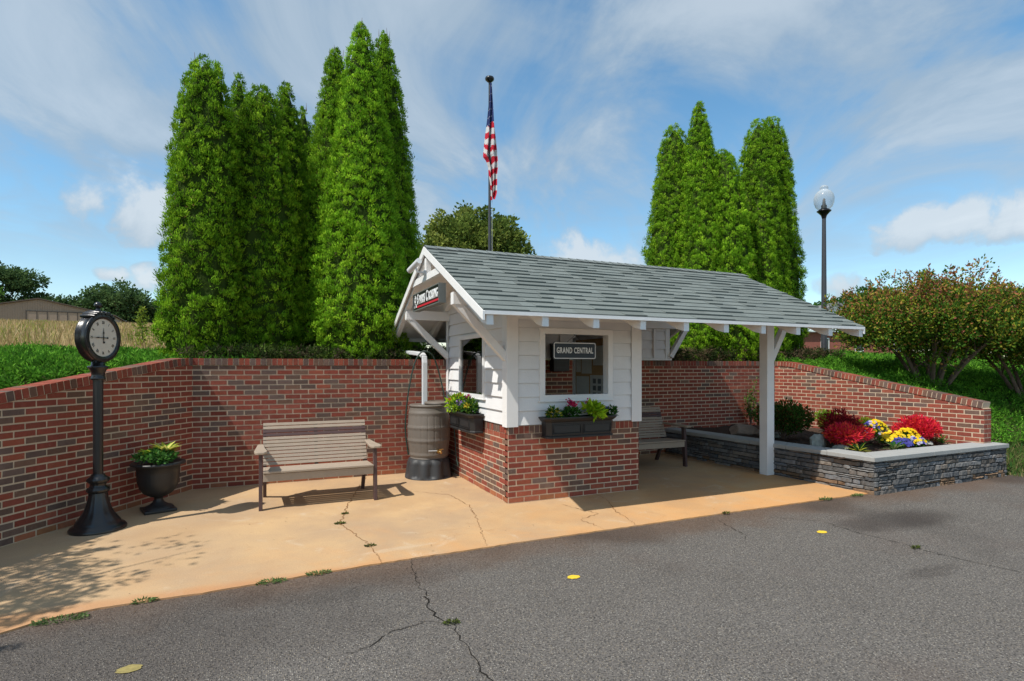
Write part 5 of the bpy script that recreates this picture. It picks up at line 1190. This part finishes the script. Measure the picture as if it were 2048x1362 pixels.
n = 260; X = g.uniform(-4.2, 4.0, n); Y = np.where(g.uniform(0, 1, n) < .55, -1.36 - g.exponential(.10, n), g.uniform(-1.3, 2.2, n)); ok = ~((X > -.1) & (X < 1.95) & (Y > -.05)) & (X > -4.2 + (2.3 - Y) * -.2 + .7 * (Y > 1)); X, Y = X[ok], Y[ok]; n = len(X)
P = np.stack([X, Y, np.where(Y > -1.34, .006, -.006)], 1); D = g.normal(size=(n, 3)) * [1, 1, .04]; V, Q = leaves(P, D, g.uniform(.008, .028, n), g.uniform(.004, .011, n), .5, Sd=np.tile([[0., 0, 1]], (n, 1)))
tag(np_mesh('leaf_litter', V, Q, pick([(.12, .07, .035), (.20, .12, .06), (.06, .04, .03), (.3, .24, .15)], n), m_leaf), 'fine brown leaf bits and grit scattered over the slab and its edge', 'litter', kind='stuff')
# ------------------------------------------------------------------ flagpole and flag
FX, FY = 1.85, 5.25; fzb = float(H(FX, FY))
fp = empty('flagpole', (FX, FY, fzb), label='slim dark flagpole with a flat cap rising behind the booth roof', cat='flagpole')
mb = MB(); mb.tube([(0, 0, -.2), (0, 0, 3), (0, 0, 7.78 - fzb)], [.034, .030, .024], 14); mb.build('pole', m_pole, fp)
mb = MB(); zt_ = 7.80 - fzb; mb.lathe([(.02, zt_ - .06), (.05, zt_ - .04), (.095, zt_), (.10, zt_ + .03), (.09, zt_ + .055), (.03, zt_ + .07)], 28); mb.build('cap', m_black, fp)
mb = MB(); mb.tube([(.05, -.02, .9), (.05, -.02, 7.6 - fzb)], .004, 5); mb.build('halyard', m_silver, fp)
# limp flag: folds hanging along the pole
fl = MB(); NU, NV = 36, 90; PXM = .0104
LX = [(0, -.5), (35, -2.5), (75, -6), (115, -11), (150, -15), (158, -9), (172, -5), (190, -4), (205, -2), (238, 1)]; RX = [(0, 2), (35, 4.5), (75, 8), (115, 12.5), (150, 14.5), (168, 15), (185, 12.5), (205, 12), (225, 11), (238, 7)]
GV = []
for j in range(NV + 1):
    h = 238 * j / NV; xl = np.interp(h, *zip(*LX)); xr = np.interp(h, *zip(*RX)); row = []
    for i in range(NU + 1):
        u = i / NU; x = xl + (xr - xl) * u; fold = math.sin(u * 13 + h * .018) * (.35 + .65 * min(1, h / 120))
        sag = 5 * math.sin(u * 6.5 + 1) * (h / 238)
        row.append((FX + (x + .9 * math.sin(u * 19)) * PXM * .914, FY - .055 - x * PXM * .4 + .055 * fold, 7.71 - (h + sag) * PXM, x, h))
    GV.append(row)
for j in range(NV):
    for i in range(NU):
        x, h = GV[j][i][3:]; ph = h + 1.15 * abs(x - 1) + 2.5 * math.sin(x * .8)
        if ph < 88 + (8 if x < 0 else -4): col = (.03, .045, .14) if not (i % 5 == 2 and j % 6 == 2) else (.6, .62, .66)
        else: col = (.55, .022, .045) if int(ph / 12.2) % 2 else (.66, .64, .64)
        fl.add([GV[j][i][:3], GV[j][i + 1][:3], GV[j + 1][i + 1][:3], GV[j + 1][i][:3]], [(0, 1, 2, 3)], col, smooth=True)
tag(fl.build('flag', m_cloth), 'limp American flag hanging in folds from the dark flagpole', 'flag')

# street lamp
lp = empty('street_lamp', (10.24, 3.65, 1.95), label='tall dark street lamp with clear acorn globe right of the arborvitae', cat='street lamp')
mb = MB(); mb.tube([(0, 0, -.3), (0, 0, 1.2), (0, 0, 3.42)], [.070, .062, .045], 18); mb.build('pole', m_pole, lp)
mb = MB(); mb.lathe([(.045, 3.36), (.055, 3.40), (.07, 3.45), (.13, 3.52), (.165, 3.55), (.165, 3.565), (.12, 3.575), (.11, 3.60), (.02, 3.61)], 32); mb.build('fitter', m_black, lp)
mb = MB(); mb.lathe([(.13, 3.60), (.19, 3.66), (.228, 3.76), (.235, 3.86), (.215, 3.96), (.16, 4.04), (.10, 4.08), (.085, 4.10), (.10, 4.13), (.085, 4.17), (.05, 4.20), (.01, 4.21)], 36); mb.build('globe', m_globe, lp)
mb = MB(); mb.lathe([(.065, 3.60), (.065, 3.70), (.04, 3.72), (.028, 3.86), (.01, 3.88)], 20); mb.build('bulb', m_stand, lp)

# ------------------------------------------------------------------ barn and house far away
bn = empty('barn', (-24.8, 69.5, 6.2), R(5), 'long low tan metal barn with sliding doors beyond the dry field', 'barn')
mb = MB(); hw = 6.6; P = [(-hw, 0, -1), (hw, 0, -1), (hw, 0, 1.15), (0, 0, 2.65), (-hw, 0, 1.15)]; mb.prism(P, (0, 1, 0), 14); mb.build('wall', m_tanmetal, bn)
mb = MB()
for i in range(64):
    x = -hw + .1 + i * .206; zt_ = 1.12 + 1.5 * (1 - abs(x) / hw); mb.box(x, x + .03, -.03, -.001, -1, zt_)
mb.build('ribs', m_tanmetal, bn)
mb = MB()
for s in (-1, 1): mb.prism([(0, -.25, 2.68), (s * (hw + .25), -.25, 1.12), (s * (hw + .25), -.25, 1.22), (0, -.25, 2.79)], (0, 1, 0), 14.5)
mb.build('roof', mat('barn_roof', (.09, .065, .05), .7), bn)
dr = MB(); dr.box(-1.0, 4.2, -.10, -.035, -1, 1.35); dr.build('door', m_tanmetal, bn)
dr = MB(); dr.box(-1.04, 4.4, -.14, -.105, 1.33, 1.40)
for i in range(7): x = -1.02 + i * .87; dr.box(x, x + .06, -.13, -.105, -1, 1.33)
dr.build('door_trim', m_darkline, bn)
hq = empty('brick_house', (44.6, 28.3, 2.6), R(-23.9), 'distant red brick house with pale metal roof behind the right junipers', 'house')
mb = MB(); mb.box(-3.0, 7.0, 0, 8, -1, 2.15); mb.build('wall', m_farbrick, hq)
mb = MB(); mb.box(-5.0, -3.0, .8, 6, -1, 2.12); mb.build('porch_wall', mat('porch_dark', (.08, .08, .09), .6), hq)
for x in (-4.95, -4.05, -3.2):
    mb = MB(); mb.box(x, x + .16, .3, .46, -1, 2.12); mb.build('porch_post', m_white2, hq)
mb = MB(); mb.prism([(-5.3, -.35, 2.15), (7.4, -.35, 2.15), (7.4, 4, 4.3), (4.0, 4, 4.3), (2.2, 2.6, 3.55), (-2.0, 2.6, 3.55)], (0, 0, 1), .12); mb.prism([(-5.3, -.40, 2.13), (7.4, -.40, 2.13), (7.4, -.30, 2.3), (-5.3, -.30, 2.3)], (0, 0, 1), .1); mb.build('roof', m_roofmetal, hq)
mb = MB(); mb.prism([(-.4, 4.2, 2.2), (5.6, 4.2, 2.2), (5.6, 4.2, 3.4), (2.6, 4.2, 5.1), (-.4, 4.2, 3.4)], (0, 1, 0), 5); mb.build('gable', m_white2, hq)
mb = MB()
for s in (-1, 1): mb.prism([(2.6, 3.9, 5.15), (2.6 + s * 3.4, 3.9, 3.3), (2.6 + s * 3.4, 3.9, 3.5), (2.6, 3.9, 5.35)], (0, 1, 0), 5.5)
mb.build('roof', mat('house_roof', (.16, .16, .16), .8), hq)
for x in (-1.3, 1.8, 5.3):
    f_ = MB(); f_.box(x, x + .75, -.06, .02, .35, 1.6); f_ = f_.build('window', m_white2, hq); q = MB(); q.box(x + .08, x + .67, -.075, -.055, .43, 1.52); q.build('pane', m_window, f_)

print('objects', len(sc.objects), 'faces', sum(len(o.data.polygons) for o in sc.objects if o.type == 'MESH'))
